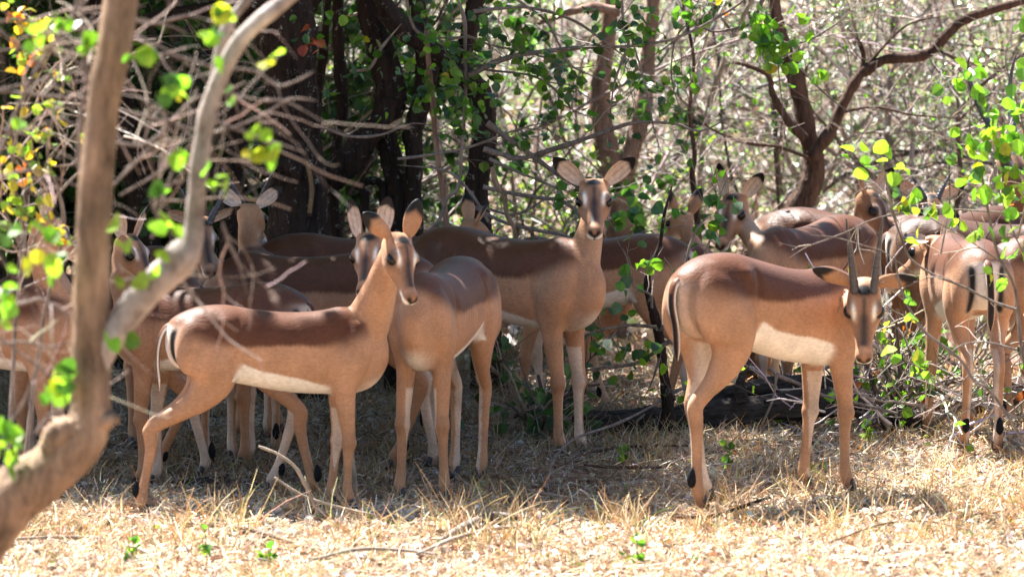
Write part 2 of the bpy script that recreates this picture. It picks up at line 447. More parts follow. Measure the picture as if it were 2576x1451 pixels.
    for sg, dx, dy in ((1, fl, fly), (-1, fr, fry)):
        y = sg * .080
        B = [(.375, y * .78, .93, .060, .030), (.36, y * .98, .84, .095, .055), (.335, y * 1.12, .74, .102, .062), (.318, y * 1.10, .655, .078, .050),
             (.315 + .06 * dx, y * 1.02, .58, .058, .042), (.325 + .25 * dx, y * .98 + .2 * dy, .47, .043, .036), (.335 + .48 * dx, y * .95 + .4 * dy, .375, .034, .031),
             (.338 + .55 * dx, y * .94 + .5 * dy,   .335, .039, .035), (.333 + .62 * dx, y * .92 + .6 * dy, .285, .026, .0245), (.330 + .8 * dx, y * .9 + .8 * dy, .17, .0215, .0205),
             (.330 + .93 * dx, y * .9 + .95 * dy, .10, .026, .024), (.338 + .97 * dx, y * .9 + dy, .075, .028, .026), (.346 + dx, y * .9 + dy, .045, .024, .024), (.352 + dx, y * .9 + dy, .022, .025, .026)]
        B = np.array(B); U, Wd = limb_frames(B[:, :3]); sh.loft(3, B[:, :3], U, Wd, B[:, 3], B[:, 4], n=56, K=20, p=2.0)
        feet.append((B[-1, :3], sg))
    tufts = []
    for sg, dx, dk, dy in ((1, hl, hkl, hly), (-1, hr, hkr, hry)):
        y = sg * .080
        B = [(-.36, y * .6, .965, .070, .030), (-.385, y * 1.0, .90, .120, .062), (-.375, y * 1.22, .80, .150, .074), (-.345, y * 1.28, .715, .138, .072),
             (-.335 + .08 * dk, y * 1.22, .64, .105, .055), (-.365 + .3 * dk, y * 1.12, .565, .072, .043), (-.415 + .62 * dk, y * 1.0 + .1 * dy, .50, .046, .033),
             (-.470 + .92 * dk, y * .95 + .2 * dy, .445, .038, .028), (-.487 + dk, y * .93 + .25 * dy, .412, .037, .028), (-.482 + dk, y * .92 + .3 * dy, .375, .034, .027),
             (-.472 + .85 * dk + .15 * dx, y * .9 + .45 * dy, .31, .028, .0245), (-.462 + .4 * dk + .6 * dx, y * .9 + .75 * dy, .18, .0230, .0210),
             (-.455 + .1 * dk + .9 * dx, y * .9 + .95 * dy, .105, .028, .025), (-.443 + dx, y * .9 + dy, .075, .028, .026), (-.434 + dx, y * .9 + dy, .045, .024, .024), (-.427 + dx, y * .9 + dy, .022, .025, .026)]
        B = np.array(B); U, Wd = limb_frames(B[:, :3]); sh.loft(4, B[:, :3], U, Wd, B[:, 3], B[:, 4], n=60, K=20, p=2.0)
        feet.append((B[-1, :3], sg)); tufts.append(B[12, :3] + np.array([-.027, 0, .03]))
    # one continuous skin: voxel remesh of the shells, then smoothing
    V0 = np.concatenate(sh.acc.V); pid = np.concatenate(sh.pid); tpar = np.concatenate(sh.t); dpar = np.concatenate(sh.d)
    tmp = mk("tmp", V0 * s, np.concatenate(sh.acc.Q), np.concatenate(sh.acc.T))
    md = tmp.modifiers.new("r", 'REMESH'); md.mode = 'VOXEL'; md.voxel_size = vox; md.adaptivity = 0
    dg = bpy.context.evaluated_depsgraph_get(); ev = tmp.evaluated_get(dg); me = ev.to_mesh()
    V = np.empty(len(me.vertices) * 3, np.float32); me.vertices.foreach_get("co", V); V = V.reshape(-1, 3).astype(float) / s
    E = np.empty(len(me.edges) * 2, np.int32); me.edges.foreach_get("vertices", E); E = E.reshape(-1, 2)
    LT = np.empty(len(me.polygons), np.int32); me.polygons.foreach_get("loop_total", LT)
    LV = np.empty(len(me.loops), np.int32); me.loops.foreach_get("vertex_index", LV)
    quads = []; tris = []; st = np.concatenate([[0], np.cumsum(LT)[:-1]])
    q = st[LT == 4]; quads = LV[q[:, None] + np.arange(4)]; t_ = st[LT == 3]; tris = LV[t_[:, None] + np.arange(3)] if len(t_) else None
    ev.to_mesh_clear(); old = tmp.data; bpy.data.objects.remove(tmp); bpy.data.meshes.remove(old)
    kd = KDTree(len(V0))
    for i, p in enumerate(V0): kd.insert(p, i)
    kd.balance()
    near = np.array([kd.find(p)[1] for p in V])
    part = pid[near]; tv = tpar[near]; dv = dpar[near]
    w = np.where(part == 0, 1.0, np.where(part == 1, .9, np.where(part == 2, .12, 0)))
    leg = part >= 3
    w[leg] = sstep(V[leg, 2], .42, .62) * .95 + .05
    LH = ((V - poll) @ HM.T) / hs; w[(part == 2) & (LH[:, 0] < .03) & (np.abs(LH[:, 1]) > .0)] = .6
    w[(part == 2) & (LH[:, 0] < .09) & (LH[:, 2] < -.05)] = .7
    deg = np.zeros(len(V)); np.add.at(deg, E[:, 0], 1); np.add.at(deg, E[:, 1], 1); deg = np.maximum(deg, 1)
    def lap(X):
        S = np.zeros_like(X); np.add.at(S, E[:, 0], X[E[:, 1]]); np.add.at(S, E[:, 1], X[E[:, 0]])
        return S / deg.reshape(-1, *([1] * (X.ndim - 1)))
    for _ in range(4): w = lap(w)
    for k in range(17):
        ww = (w if k > 3 else np.maximum(w, .5))[:, None] * .6
        V = V + (lap(V) - V) * ww
    # muscle and bone relief, then withers drop
    x_, y_, z_ = V.T
    tr_ = (part == 0) | (part >= 3)
    g = .055 * gauss(x_, -.235 + .15 * (z_ - .8), .017) * sstep(z_, .66, .74) * (1 - sstep(z_, .93, .99))
    g = g + .060 * gauss(x_, .235 - .1 * (z_ - .75), .022) * sstep(z_, .60, .66) * (1 - sstep(z_, .86, .95))
    g = g - .10 * gauss(x_, -.275, .030) * gauss(z_, .955, .030) - .025 * gauss(x_, .375 - .25 * (z_ - .85), .020) * gauss(z_, .86, .08)
    g = g + .008 * np.sin(x_ * 185 + z_ * 40) * sstep(x_, -.16, -.08) * (1 - sstep(x_, .14, .2)) * gauss(z_, .76, .08)
    g = g + .05 * gauss(x_, -.43 + .2 * (z_ - .8), .02) * gauss(z_, .76, .10)
    V[:, 1] *= 1 - g * tr_
    tib = (part == 4) & (z_ > .44) & (z_ < .60); V[tib, 1] -= np.sign(y_[tib]) * .004 * gauss(x_[tib], -.425, .014)
    V[:, 2] -= wd * sstep(x_, -.25, .35) * sstep(z_, .25, .8) * np.where(part == 1, 1 - tv, np.where(part == 2, 0, 1))
    # coat pattern in the animal's own coordinates
    x_, y_, z_ = V.T; rs = np.random.RandomState(seed)
    wob = .007 * np.sin(x_ * 13 + seed) + .0035 * np.sin(x_ * 160 + 40 * z_) * np.sin(x_ * 97 + seed)
    col = np.tile(FLK, (len(V), 1)) * light  # light scales the coat colour
    body = (part == 0) | (part == 3) | (part == 4) | ((part == 1) & (tv < .5))
    low = np.interp(x_, [-.56, -.45, -.34, -.22, 0, .2, .32, .42, .55], [.93, .875, .845, .835, .822, .822, .84, .88, 1.00]) + wob
    soft = np.interp(x_, [-.5, -.25, .15, .4], [.07, .013, .013, .06])
    sad = sstep((z_ - low) / soft, -1, 1)
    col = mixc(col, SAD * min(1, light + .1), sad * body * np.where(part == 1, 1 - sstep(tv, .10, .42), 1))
    blo = np.interp(x_, [-.40, -.29, -.235, -.195, -.12, 0, .12, .22, .30, .36], [.50, .60, .685, .748, .712, .678, .652, .625, .595, .55]) + wob * .6
    bel = (1 - sstep(z_, blo - .007, blo + .007)) * (x_ > -.36) * (x_ < .36) * ((part == 0) | ((part == 4) & (z_ > .655) & (x_ > -.25)))
    col = mixc(col, WHT, bel)
    inner = np.clip(1 - np.abs(y_) / .085, 0, 1)
    hl_ = (part == 4) & (z_ > .42); col = mixc(col, WHT, (hl_ & (inner > 0)) * sstep(inner, .1, .5) * sstep(x_, -.45, -.36) * .8)
    chest = gauss(np.abs(y_), 0, .05) * (x_ > .36) * (1 - sstep(z_, .62, .70)) * (part == 0); col = mixc(col, WHT, chest * .8)
    # rump: pale wedge and two black stripes
    ru_ = (x_ < -.44) & (part != 1) & (part != 2)
    pale = ru_ * gauss(np.abs(y_), 0, .062) * sstep(z_, .60, .68) * (1 - sstep(z_, .90, .94)); col = mixc(col, WHT, np.clip(pale, 0, 1) * .85 * stripes)
    st_ = ru_ * gauss(np.abs(y_), .070 + .4 * np.clip(.80 - z_, -1, 1) ** 2, .0125) * sstep(z_, .66, .70) * (1 - sstep(z_, .885, .92)) * sstep(-x_, .44, .47); col = mixc(col, BLK, np.clip(st_ * 1.4, 0, 1) * stripes)
    # spine line
    col = mixc(col, BLK * 4, gauss(y_, 0, .012) * (z_ > .93) * (x_ < .3) * .5 * (part == 0))
    # legs
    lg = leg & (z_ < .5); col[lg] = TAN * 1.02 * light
    lgi = lg & (((part == 3) | (part == 4)) & (np.abs(y_) < .068)); col[lgi] = col[lgi] * .55 + WHT * .45
    col = mixc(col, DUN * .8, leg * (1 - sstep(z_, .03, .08)) * .7)
    col = mixc(col, DUN * .6, leg * gauss(z_, .35, .045) * .22)
    # neck
    nk = part == 1
    ncol = mixc(np.tile(TAN * 1.0, (len(V), 1)), DUN, np.clip(dv, 0, 1) ** 2 * .55)
    ncol = mixc(ncol, WHT, np.clip(-dv, 0, 1) ** 3 * (sstep(tv, .80, .95) * .8 + .12))
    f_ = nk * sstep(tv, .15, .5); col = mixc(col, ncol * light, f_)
    # head
    hd = part == 2; hd |= (part == 1) & (tv > .985)
    L = ((V - poll) @ HM.T) / hs; hx, hyy, hz = L.T; ay = np.abs(hyy); hx = np.where(hx > .12, .12 + (hx - .12) * 1.137, hx)
    hc = np.tile(TAN * 1.0, (len(V), 1))
    top = sstep(hz, -.035, -.015)
    hc = mixc(hc, DUN * 1.1, np.clip(gauss(ay, .018, .022), 0, 1) * sstep(hx, .03, .09) * .55)
    hc = mixc(hc, BLK * 3, gauss(ay, 0, .0185) * sstep(hx, .10, .14) * (1 - sstep(hx, .238, .25)) * sstep(hz, -.045, -.02) * .93)
    hc = mixc(hc, BLK * 3, gauss(ay, 0, .0095) * sstep(hx, .05, .07) * (1 - sstep(hx, .14, .16)) * sstep(hz, 0, .02) * .8)
    crown = gauss(ay, 0, .034) * gauss(hx, .030, .024) * sstep(hz, .02, .04); hc = mixc(hc, BLK, np.clip(crown * 1.6, 0, 1))
    brow = gauss(hx - .102, (ay - .046) * -.9, .026) * gauss(ay, .040, .0095) * sstep(hz, -.012, .004); hc = mixc(hc, WHT, np.clip(brow * 1.3, 0, 1) * .95)
    duct = gauss(hx - .135, 0, .030) * gauss(ay - .047 + (hx - .11) * .28, 0, .006) * gauss(hz, -.014 - (hx - .1) * .4, .015); hc = mixc(hc, BLK * 2, np.clip(duct * 1.3, 0, 1))
    ring = gauss(np.sqrt((hx - .093) ** 2 + (hz + .006) ** 2), .0, .034) * sstep(ay, .042, .050); hc = mixc(hc, BLK * 2, np.clip(ring * 1.2, 0, 1))
    throat = (1 - sstep(hz, -.095, -.07)) + sstep(hx, .215, .245) * (1 - sstep(hz, -.060, -.052)); hc = mixc(hc, WHT * 1.1, np.clip(throat, 0, 1) * .95)
    hc = mixc(hc, TAN * 1.15, gauss(hx, .262, .014) * sstep(hz, -.05, -.035) * .8)
    lip = sstep(hx, .235, .26) * gauss(hz, -.079 - (hx - .29) * .15, .0035) * .95; hc = mixc(hc, BLK, lip)
    nos = 1.4 * sstep(hx, .268, .276) * gauss(ay, .017 - .6 * np.clip(-.048 - hz, 0, .03), .0085) * gauss(hz, -.050, .012)
    nos = np.maximum(nos, sstep(hx, .285, .292) * gauss(ay, 0, .012) * gauss(hz, -.061, .008)); nos = np.maximum(nos, sstep(hx, .285, .292) * gauss(ay, 0, .0028) * (hz < -.055) * (hz > -.08))
    hc = mixc(hc, BLK, np.clip(nos * 1.6, 0, 1))
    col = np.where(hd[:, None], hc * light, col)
    bm = np.zeros(len(V)); df = part[E[:, 0]] != part[E[:, 1]]; bm[E[df, 0]] = 1; bm[E[df, 1]] = 1
    for _ in range(5): bm = np.maximum(bm, np.minimum(1, lap(bm) * 2.2))
    bm = np.where(part == 2, bm * .5, bm)[:, None]
    for _ in range(9): col = col + (lap(col) - col) * bm * .9
    col = mixc(col, WHT, np.clip(pale, 0, 1) * .7 * (part != 2) * stripes); col = mixc(col, BLK, np.clip(st_ * 1.6, 0, 1) * stripes)
    col = col + (lap(col) - col) * .25
    mk("body", V * s, quads, tris, np.clip(col, .003, .9), "coat", root)
    # eyes
    for sg in (1, -1):
        c = hp_((.093, sg * .0545, -.004)); a = Acc(); k = np.linspace(-.98, .98, 11)
        P = np.array([c + np.array(Hx) * kk * .029 * hs for kk in k]) * s
        Vt, Q = tubes(P[None], (np.sqrt(1 - k ** 2) * .0250 * hs * s)[None], 16); a.add(Vt, Q); a.build("eye", "eye", root)
    # nose pad
    # ears
    for i, sg in enumerate((1, -1)):
        d = np.array(ears[i]) * np.array([1, sg, 1]); D = d @ HM
        F = (np.array([.95, sg * .30, -.05]) if eface is None else np.array(eface[i]) * np.array([1, sg, 1])) @ HM
        ear_mesh("ear", root, hp_((-.006, sg * .046, .026)), D, F, .170 * hs, .0385 * hs, root, s)
    # horns
    if horns:
        for sg in (1, -1):
            q = np.linspace(0, 1, 30); Lh = horns
            hx_ = .030 - .62 * Lh * q + (-.30 * Lh * np.sin(q * 2.6) if Lh > .35 else .05 * Lh * q ** 2)
            hy_ = sg * (.036 + horn_spread * Lh * (q ** 1.1 - (.35 * q ** 3 if Lh > .35 else 0))); hz_ = .035 + Lh * q * .78
            P = np.array([hp_((a, b, c)) for a, b, c in zip(hx_, hy_, hz_)])
            rad = hs * (.0155 + .03 * max(0, Lh - .3)) * (1 - q) ** .75 * (1 + .07 * np.sin(q * 60) * (q < .6)) + .002
            a = Acc(); branch_mesh(a, P * s, rad * s, K=14, rough=.0, n=60); a.build("horn", "horn", root)
    # tail
    tx, ty = tail
    P = np.array([(-.525, 0, .925), (-.565, ty * .2, .90), (-.582 + tx * .4, ty * .5, .83), (-.575 + tx, ty, .74), (-.568 + tx, ty, .655), (-.565 + tx, ty, .60)])
    R = np.array([.020, .020, .019, .018, .017, .004]); a = Acc(); m = 30
    S = catmull(np.hstack([P, R[:, None]]), m); Vt, Q = tubes(S[None, :, :3], S[None, :, 3], 14); Vt = Vt.reshape(m, 14, 3)
    Cx = S[:, None, :3]; dlt = Vt - Cx; dlt[..., 0] *= .6; Vt = Cx + dlt
    cc = np.tile(SAD * 1.2, (m, 14, 1)); sidey = np.abs(Vt[..., 1] - Cx[..., 1]) / S[:, None, 3]
    cc = np.where((sidey > .86)[..., None], WHT * .8, cc); cc = np.where(((sidey < .6) & (np.arange(m)[:, None] > 8))[..., None], BLK, cc)
    a.add(Vt.reshape(-1, 3) * s, Q, None, cc.reshape(-1, 3)); a.build("tail", "coat", root)
    # hooves (cloven) and the black tufts on the hind fetlocks
    for (c, sg) in feet:
        a = Acc()
        for o in (.013, -.013):
            P = np.array([c + (-.008, o, .040), c + (.0, o, .020), c + (.010, o * .9, .002), c + (.026, o * .8, -.010)])
            branch_mesh(a, P * s, np.array([.014, .0175, .017, .008]) * s, K=8, rough=0, n=10)
        a.build("hoof", "hoof", root)
    for c in tufts:
        k = np.linspace(-.98, .98, 11); P = np.array([c + np.array([-.004 * (1 - kk * kk), 0, kk * .042]) for kk in k])
        a = Acc(); rr = np.sqrt(1 - k ** 2) * (.0185 - .004 * k); rsx = np.random.RandomState(seed)
        Vt, Q = tubes(P[None] * s, rr[None] * s, 12); a.add(Vt + rsx.normal(size=Vt.shape) * .0008, Q, None, BLK); a.build("fetlock_tuft", "black_fur", root)
    return root
# ------------------------------------------------------------------ the herd
def herd(label, x, Y, yaw, s, pp, **k):
    """pp = plan column, plan row and depth offset of the back of the skull"""
    g = at(x, 700, Y); p = at(pp[0], pp[1], Y + pp[2]); a = math.radians(yaw)
    d = p - np.array([g[0], Y, float(ground_z(g[0], Y))]); c, sn = math.cos(a), math.sin(a)
    return build_impala(label, x, Y, yaw, s, poll=((d[0] * c + d[1] * sn) / s, (-d[0] * sn + d[1] * c) / s, d[2] / s), **k)
UPE = ((-.30, .42, .85), (-.30, .42, .85)); WIDE = ((-.05, .86, .78), (-.05, .86, .78))
IMPALAS = [
 dict(label="slim impala doe at the front left in full side view, head turned to the camera", x=700, Y=24.65, yaw=10, s=.748, pp=(998, 612, -.05),
      vox=.0048, hyaw=-62, hpitch=46, hroll=-8, hs=1.16, fl=-.06, fr=.0, hl=-.22, hkl=-.13, hr=-.24, hkr=-.16, fly=.02, hly=.03, hry=-.02,
      ears=((-.62, .12, .75), (-.50, .95, .38)), eface=((-.8, .4, -.3), (-.6, -.4, -.7)), seed=1, neck=1.2, tail=(-.02, .015)),
 dict(label="impala doe right behind the slim doe, half her face hidden by the other's neck", x=1112, Y=25.30, yaw=-104, s=.852, pp=(934, 612, -.20),
      vox=.005, hyaw=-100, hpitch=34, hs=1.04, hroll=4, fl=.0, fr=.03, hl=.02, hr=-.05, hkr=-.05, fly=.025, fry=-.025, ears=((-.65, .25, .75), (-.65, .27, .75)), seed=2, neck=1.0),
 dict(label="tall impala doe in the middle staring at the camera, black-tipped ears spread wide", x=1278, Y=26.60, yaw=-38, s=.862, pp=(1494, 478, -.25),
      vox=.005, hyaw=-90, hpitch=27, hs=1.08, fl=.03, fr=.02, hl=-.05, hr=.05, ears=WIDE, eface=((1, .05, .05), (1, .05, .05)), seed=3, neck=1.0),
 dict(label="dark-backed impala side on behind the staring doe, its head out of sight behind her", x=1490, Y=27.75, yaw=176, s=.755, pp=(1240, 780, .05),
      hyaw=180, hpitch=60, ears=UPE, seed=4, fl=.05, fr=-.05, hl=.05, hr=-.08),
 dict(label="sunlit tan impala mostly hidden beyond the dark stem, only neck and legs showing", x=1640, Y=28.3, yaw=35, s=.69, pp=(1722, 552, .2),
      hyaw=120, hpitch=20, ears=UPE, seed=5, light=1.15, hl=.15, hr=-.12, hkl=.08, hkr=-.08),
 dict(label="young ram at the front right, straight dark horns, head lowered and turned to the camera", x=1945, Y=25.02, yaw=43, s=.915, pp=(2174, 728, -.22),
      vox=.005, hyaw=-93, hpitch=61, hs=1.06, horns=.33, horn_spread=.10, fl=-.06, fr=.02, hl=.13, hr=-.05, hkl=.10, hkr=-.03, fly=.02,
      ears=((.0, .95, .42), (-.25, .95, .45)), eface=((-.8, 0, -.3), (-.8, 0, -.2)), wd=.07, seed=6, neck=.95, tail=(.022, .0), stripes=.25),
 dict(label="impala doe behind the young ram's back, looking left with green leaves across her face", x=2035, Y=28.0, yaw=-123, s=.825, pp=(1852, 508, -.1),
      hyaw=-116, hpitch=38, hs=1.04, ears=((-.2, .70, .7), (-.3, .12, .95)), seed=7),
 dict(label="impala doe at the right seen from behind, black stripes on her rump", x=2425, Y=27.0, yaw=98, s=.825, pp=(2352, 618, .35),
      hyaw=128, hpitch=22, hs=1.08, ears=((-.25, .95, .05), (-.1, .75, .65)), eface=((-.6, .5, .3), (-.7, .2, .2)), hl=.08, hr=-.03, hkl=.03, fl=.03, fr=-.12, fly=.03, seed=8, ntan=(-.3, .2, -.9), tail=(-.01, -.01)),
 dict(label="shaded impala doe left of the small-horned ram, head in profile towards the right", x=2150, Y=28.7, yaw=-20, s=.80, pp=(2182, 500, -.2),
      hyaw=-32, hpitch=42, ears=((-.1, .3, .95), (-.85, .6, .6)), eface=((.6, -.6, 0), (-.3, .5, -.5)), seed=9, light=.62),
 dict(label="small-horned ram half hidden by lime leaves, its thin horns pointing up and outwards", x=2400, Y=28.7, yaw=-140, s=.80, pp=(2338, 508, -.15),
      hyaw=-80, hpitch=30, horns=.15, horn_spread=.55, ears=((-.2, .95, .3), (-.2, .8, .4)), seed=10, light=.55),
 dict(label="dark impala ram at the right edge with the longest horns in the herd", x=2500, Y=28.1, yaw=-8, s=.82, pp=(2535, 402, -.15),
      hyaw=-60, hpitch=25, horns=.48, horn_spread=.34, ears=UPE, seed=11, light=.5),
 dict(label="impala cut off by the right edge, only its sunlit back showing beside the striped rump", x=2745, Y=27.6, yaw=10, s=.78, pp=(2980, 560, .1),
      hyaw=0, hpitch=30, ears=UPE, seed=12),
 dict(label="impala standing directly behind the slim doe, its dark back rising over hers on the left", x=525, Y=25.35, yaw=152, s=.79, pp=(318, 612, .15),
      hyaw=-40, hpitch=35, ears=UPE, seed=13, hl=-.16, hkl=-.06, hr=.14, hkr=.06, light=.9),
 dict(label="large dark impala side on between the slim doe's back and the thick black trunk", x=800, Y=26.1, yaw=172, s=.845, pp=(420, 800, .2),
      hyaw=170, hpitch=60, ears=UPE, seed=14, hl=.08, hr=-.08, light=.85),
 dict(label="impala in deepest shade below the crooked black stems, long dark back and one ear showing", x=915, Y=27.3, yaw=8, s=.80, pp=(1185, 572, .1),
      hyaw=25, hpitch=38, ears=((-.3, .6, .7), (-.3, .8, .5)), seed=15, light=.85),
 dict(label="ram on the left facing the camera with bluish horns, partly behind the leaning grey limb", x=470, Y=26.5, yaw=-60, s=.80, pp=(500, 568, -.35),
      hyaw=-66, hpitch=45, horns=.24, horn_spread=.5, ears=((-.1, .95, .35), (-.1, .95, .35)), seed=16, light=.9),
 dict(label="impala with its back to the camera, pale neck raised before the thick dark trunk", x=645, Y=26.9, yaw=95, s=.79, pp=(625, 535, .25),
      hyaw=75, hpitch=25, horns=.22, horn_spread=.5, ears=((-.35, .75, .5), (-.35, .75, .5)), eface=((-.8, .3, .2), (-.9, .3, .2)), seed=17),
 dict(label="impala at the left edge, its neck raised left of the leaning foreground tree", x=-35, Y=25.3, yaw=-22, s=.80, pp=(112, 562, -.1),
      hyaw=-10, hpitch=30, ears=UPE, seed=18, light=1.0),
 dict(label="impala behind the foreground tree's trunk, hidden except for hindquarters and hind legs", x=230, Y=25.9, yaw=168, s=.80, pp=(-60, 700, .1),
      hyaw=180, hpitch=50, ears=UPE, seed=19, hl=.12, hr=-.10),
]
for im in IMPALAS: herd(**im)
# ------------------------------------------------------------------ ground
def make_ground():
    xs = np.concatenate([np.linspace(-120, -8, 40), np.linspace(-7.5, 7.5, 130), np.linspace(8, 120, 40)])
    ys = np.concatenate([np.linspace(-5, 18, 20), np.linspace(18.3, 36, 150), np.linspace(37, 75, 60), np.linspace(78, 420, 60)])
    X, Y = np.meshgrid(xs, ys); Z = ground_z(X, Y)
    V = np.stack([X, Y, Z], -1).reshape(-1, 3); nx, ny = len(xs), len(ys)
    i = (np.arange(ny - 1) * nx)[:, None] + np.arange(nx - 1)
    Q = np.stack([i, i + 1, i + nx + 1, i + nx], -1).reshape(-1, 4)
    tag(mk("ground", V, Q, None, None, "ground"), kind="structure")
make_ground()
def scatter(rs, n, y0, y1, pw=1.0, margin=.25):
    y = y0 + (y1 - y0) * rs.rand(n) ** pw
    half = (1288 / FPX) * y + margin
    x = (rs.rand(n) * 2 - 1) * half
    return x, y
def litter():
    rs = np.random.RandomState(5); a = Acc()
    n = 52000; x, y = scatter(rs, n, 20.5, 36, 1.25)
    c = palette(rs, n, [(.88, .84, .79), (.72, .61, .49), (.46, .32, .20), (.20, .12, .08), (.62, .32, .19), (.50, .08, .05), (.30, .42, .08)],
                [15, 40, 28, 12, 3, .5, 2.0])
    c = c * (1 - .45 * sstep(y, 24.6, 25.3) * (1 - .6 * sstep(x, .2, .9)))[:, None]  # canopy shade under the herd painted into the litter colour
    D = unit(rs, n); D[:, 2] *= .35; Nn = unit(rs, n) * .75; Nn[:, 2] = 1
    L = (.012 + .034 * rs.rand(n) ** 2.4) * np.where(y > 24.6, .78, 1)
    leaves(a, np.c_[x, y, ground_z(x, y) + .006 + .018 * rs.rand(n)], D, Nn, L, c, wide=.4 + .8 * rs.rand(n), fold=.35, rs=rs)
    o = a.build("leaf_litter", "litter", smooth=False); tag(o, "dry fallen leaves in straw, white and rusty red covering the ground", "leaf litter", kind="stuff")
    # fine broken twigs
    n = 9000; x, y = scatter(rs, n, 20.5, 34, 1.1); M = 4
    d = unit(rs, n); d[:, 2] *= .10; L = .04 + .16 * rs.rand(n) ** 2
    t = np.linspace(0, 1, M)[None, :, None]
    P = np.c_[x, y, ground_z(x, y) + .015][:, None] + d[:, None] * L[:, None, None] * t + rs.normal(size=(n, M, 3)) * (L * .05)[:, None, None]
    V, Q = tubes(P, np.repeat((.0012 + .003 * rs.rand(n))[:, None], M, 1), 3)
    a = Acc(); a.add(V, Q, None, np.repeat(palette(rs, n, [(.62, .52, .42), (.30, .20, .14), (.14, .10, .08)], [4, 4, 2]), M * 3, 0))
    o = a.build("twig_litter", "twig"); tag(o, "small broken twigs strewn all over the ground", "twigs", kind="stuff")
litter()
def grass():
    rs = np.random.RandomState(8)
    # tufts
    nt = 2300; x, y = scatter(rs, nt, 21.3, 31.5, 1.15)
    dens = .5 + .5 * np.sin(x * 2.3 + 1.1) * np.sin(y * 1.9 + x) ; keep = rs.rand(nt) < .35 + .65 * dens
    x, y = x[keep], y[keep]
    row = 24.3 + .15 * np.sin(x * 3)
    nt = len(x)
    per = rs.randint(8, 34, nt); idx = np.repeat(np.arange(nt), per); n = len(idx)
    hgt = (.045 + .10 * rs.rand(nt)) * np.where((y > 24.9) & (y < 27.6), .85, 1.0) * np.where((y > 23.7) & (y < 24.5) & (x < .2), 1.25, 1) * np.where(y < 23.6, .62, 1)
    # a taller fringe just in front of the herd on the left
    bx, by = x[idx] + rs.normal(size=n) * .045, y[idx] + rs.normal(size=n) * .045
    d = rs.normal(size=(n, 3)) * np.array([.55, .55, 0]); d[:, 2] = 1; d /= np.linalg.norm(d, axis=1, keepdims=True)
    L = hgt[idx] * (.5 + rs.rand(n)); M = 4
    lie = rs.rand(n) < .22; d[lie, 2] *= .25
    t = np.linspace(0, 1, M)
    P = np.c_[bx, by, ground_z(bx, by)][:, None] + d[:, None] * (L[:, None] * t)[..., None]
    bend = rs.normal(size=(n, 1, 3)) * np.array([.5, .5, -.0]); P = P + bend * (L[:, None] * t ** 2 * .6)[..., None]; P[..., 2] -= (np.abs(bend[..., 0]) * L[:, None] * t ** 2 * .35)
    shade_tint = 1 - .45 * sstep(by, 24.7, 25.4) * (1 - sstep(bx, .2, .9))  # blade colour darkened to paint in the shade under the trees
    R = (.0009 + .0022 * rs.rand(n))[:, None] * (1 - .75 * t ** 2)[None]
    V, Q = tubes(P, R, 3)
    c = palette(rs, n, [(.72, .50, .25), (.84, .71, .48), (.56, .33, .15), (.36, .27, .19), (.30, .36, .08)], [38, 28, 16, 10, 5])
    a = Acc(); a.add(V, Q, None, np.repeat(c * shade_tint[:, None], M * 3, 0))
    # fine matted straw
    n = 70000; x, y = scatter(rs, n, 20.6, 33, 1.35); M = 3
    d = unit(rs, n); d[:, 2] = np.abs(d[:, 2]) * .45; L = .03 + .13 * rs.rand(n) ** 1.5
    P = np.c_[x, y, ground_z(x, y) + .004][:, None] + d[:, None] * (L[:, None] * np.linspace(0, 1, M))[..., None] + rs.normal(size=(n, M, 3)) * .006
    P[..., 2] = np.maximum(P[..., 2], ground_z(P[..., 0], P[..., 1]) + .003)
    V, Q = tubes(P, np.repeat((.0008 + .0014 * rs.rand(n))[:, None], M, 1), 3)
    c = palette(rs, n, [(.76, .60, .40), (.87, .78, .62), (.58, .40, .25), (.32, .23, .16)], [32, 38, 14, 12])
    c = c * (1 - .5 * sstep(y, 24.7, 25.4) * (1 - sstep(x, .2, .9)))[:, None]  # same painted shade on the matted straw
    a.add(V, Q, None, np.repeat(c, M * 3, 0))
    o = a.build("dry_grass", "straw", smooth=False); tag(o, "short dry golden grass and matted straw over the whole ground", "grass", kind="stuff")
grass()

# ------------------------------------------------------------------ twiggy growth helpers (vectorised)
def twig_paths(rs, P0, D0, L, M=7, wander=.35, sag=.0, zig=.0):
    n = len(P0); P = np.empty((n, M, 3)); P[:, 0] = P0; D = D0 / np.linalg.norm(D0, axis=1, keepdims=True); step = (L / (M - 1))[:, None]
    z = rs.normal(size=(n, 3))
    for i in range(1, M):
        D = D + rs.normal(size=(n, 3)) * wander + z * (zig * (-1) ** i); D[:, 2] -= sag
        D /= np.linalg.norm(D, axis=1, keepdims=True); P[:, i] = P[:, i - 1] + D * step
    return P
def pick(rs, P, per, lo=.2, hi=1.0):
    """random child positions and directions along paths P (n,M,3)"""
    n, M, _ = P.shape; k = n * per; i = np.repeat(np.arange(n), per)
    f = (lo + (hi - lo) * rs.rand(k)) * (M - 1) * .999; j = f.astype(int); u = (f - j)[:, None]
    A = P[i, j] * (1 - u) + P[i, j + 1] * u; T = P[i, j + 1] - P[i, j]; T /= np.linalg.norm(T, axis=1, keepdims=True) + 1e-9
    return A, T, f / (M - 1), i
def sub(rs, P, per, L0, L1, spread=.9, M=6, lo=.2, **k):
    A, T, f, i = pick(rs, P, per, lo); D = T + unit(rs, len(A)) * spread
    return twig_paths(rs, A, D, L0 + (L1 - L0) * rs.rand(len(A)), M, **k)
def taper(rs, n, M, r0, r1):
    return (r0 * (.6 + .8 * rs.rand(n)))[:, None] * (1 - (1 - r1 / r0) * np.linspace(0, 1, M)[None])
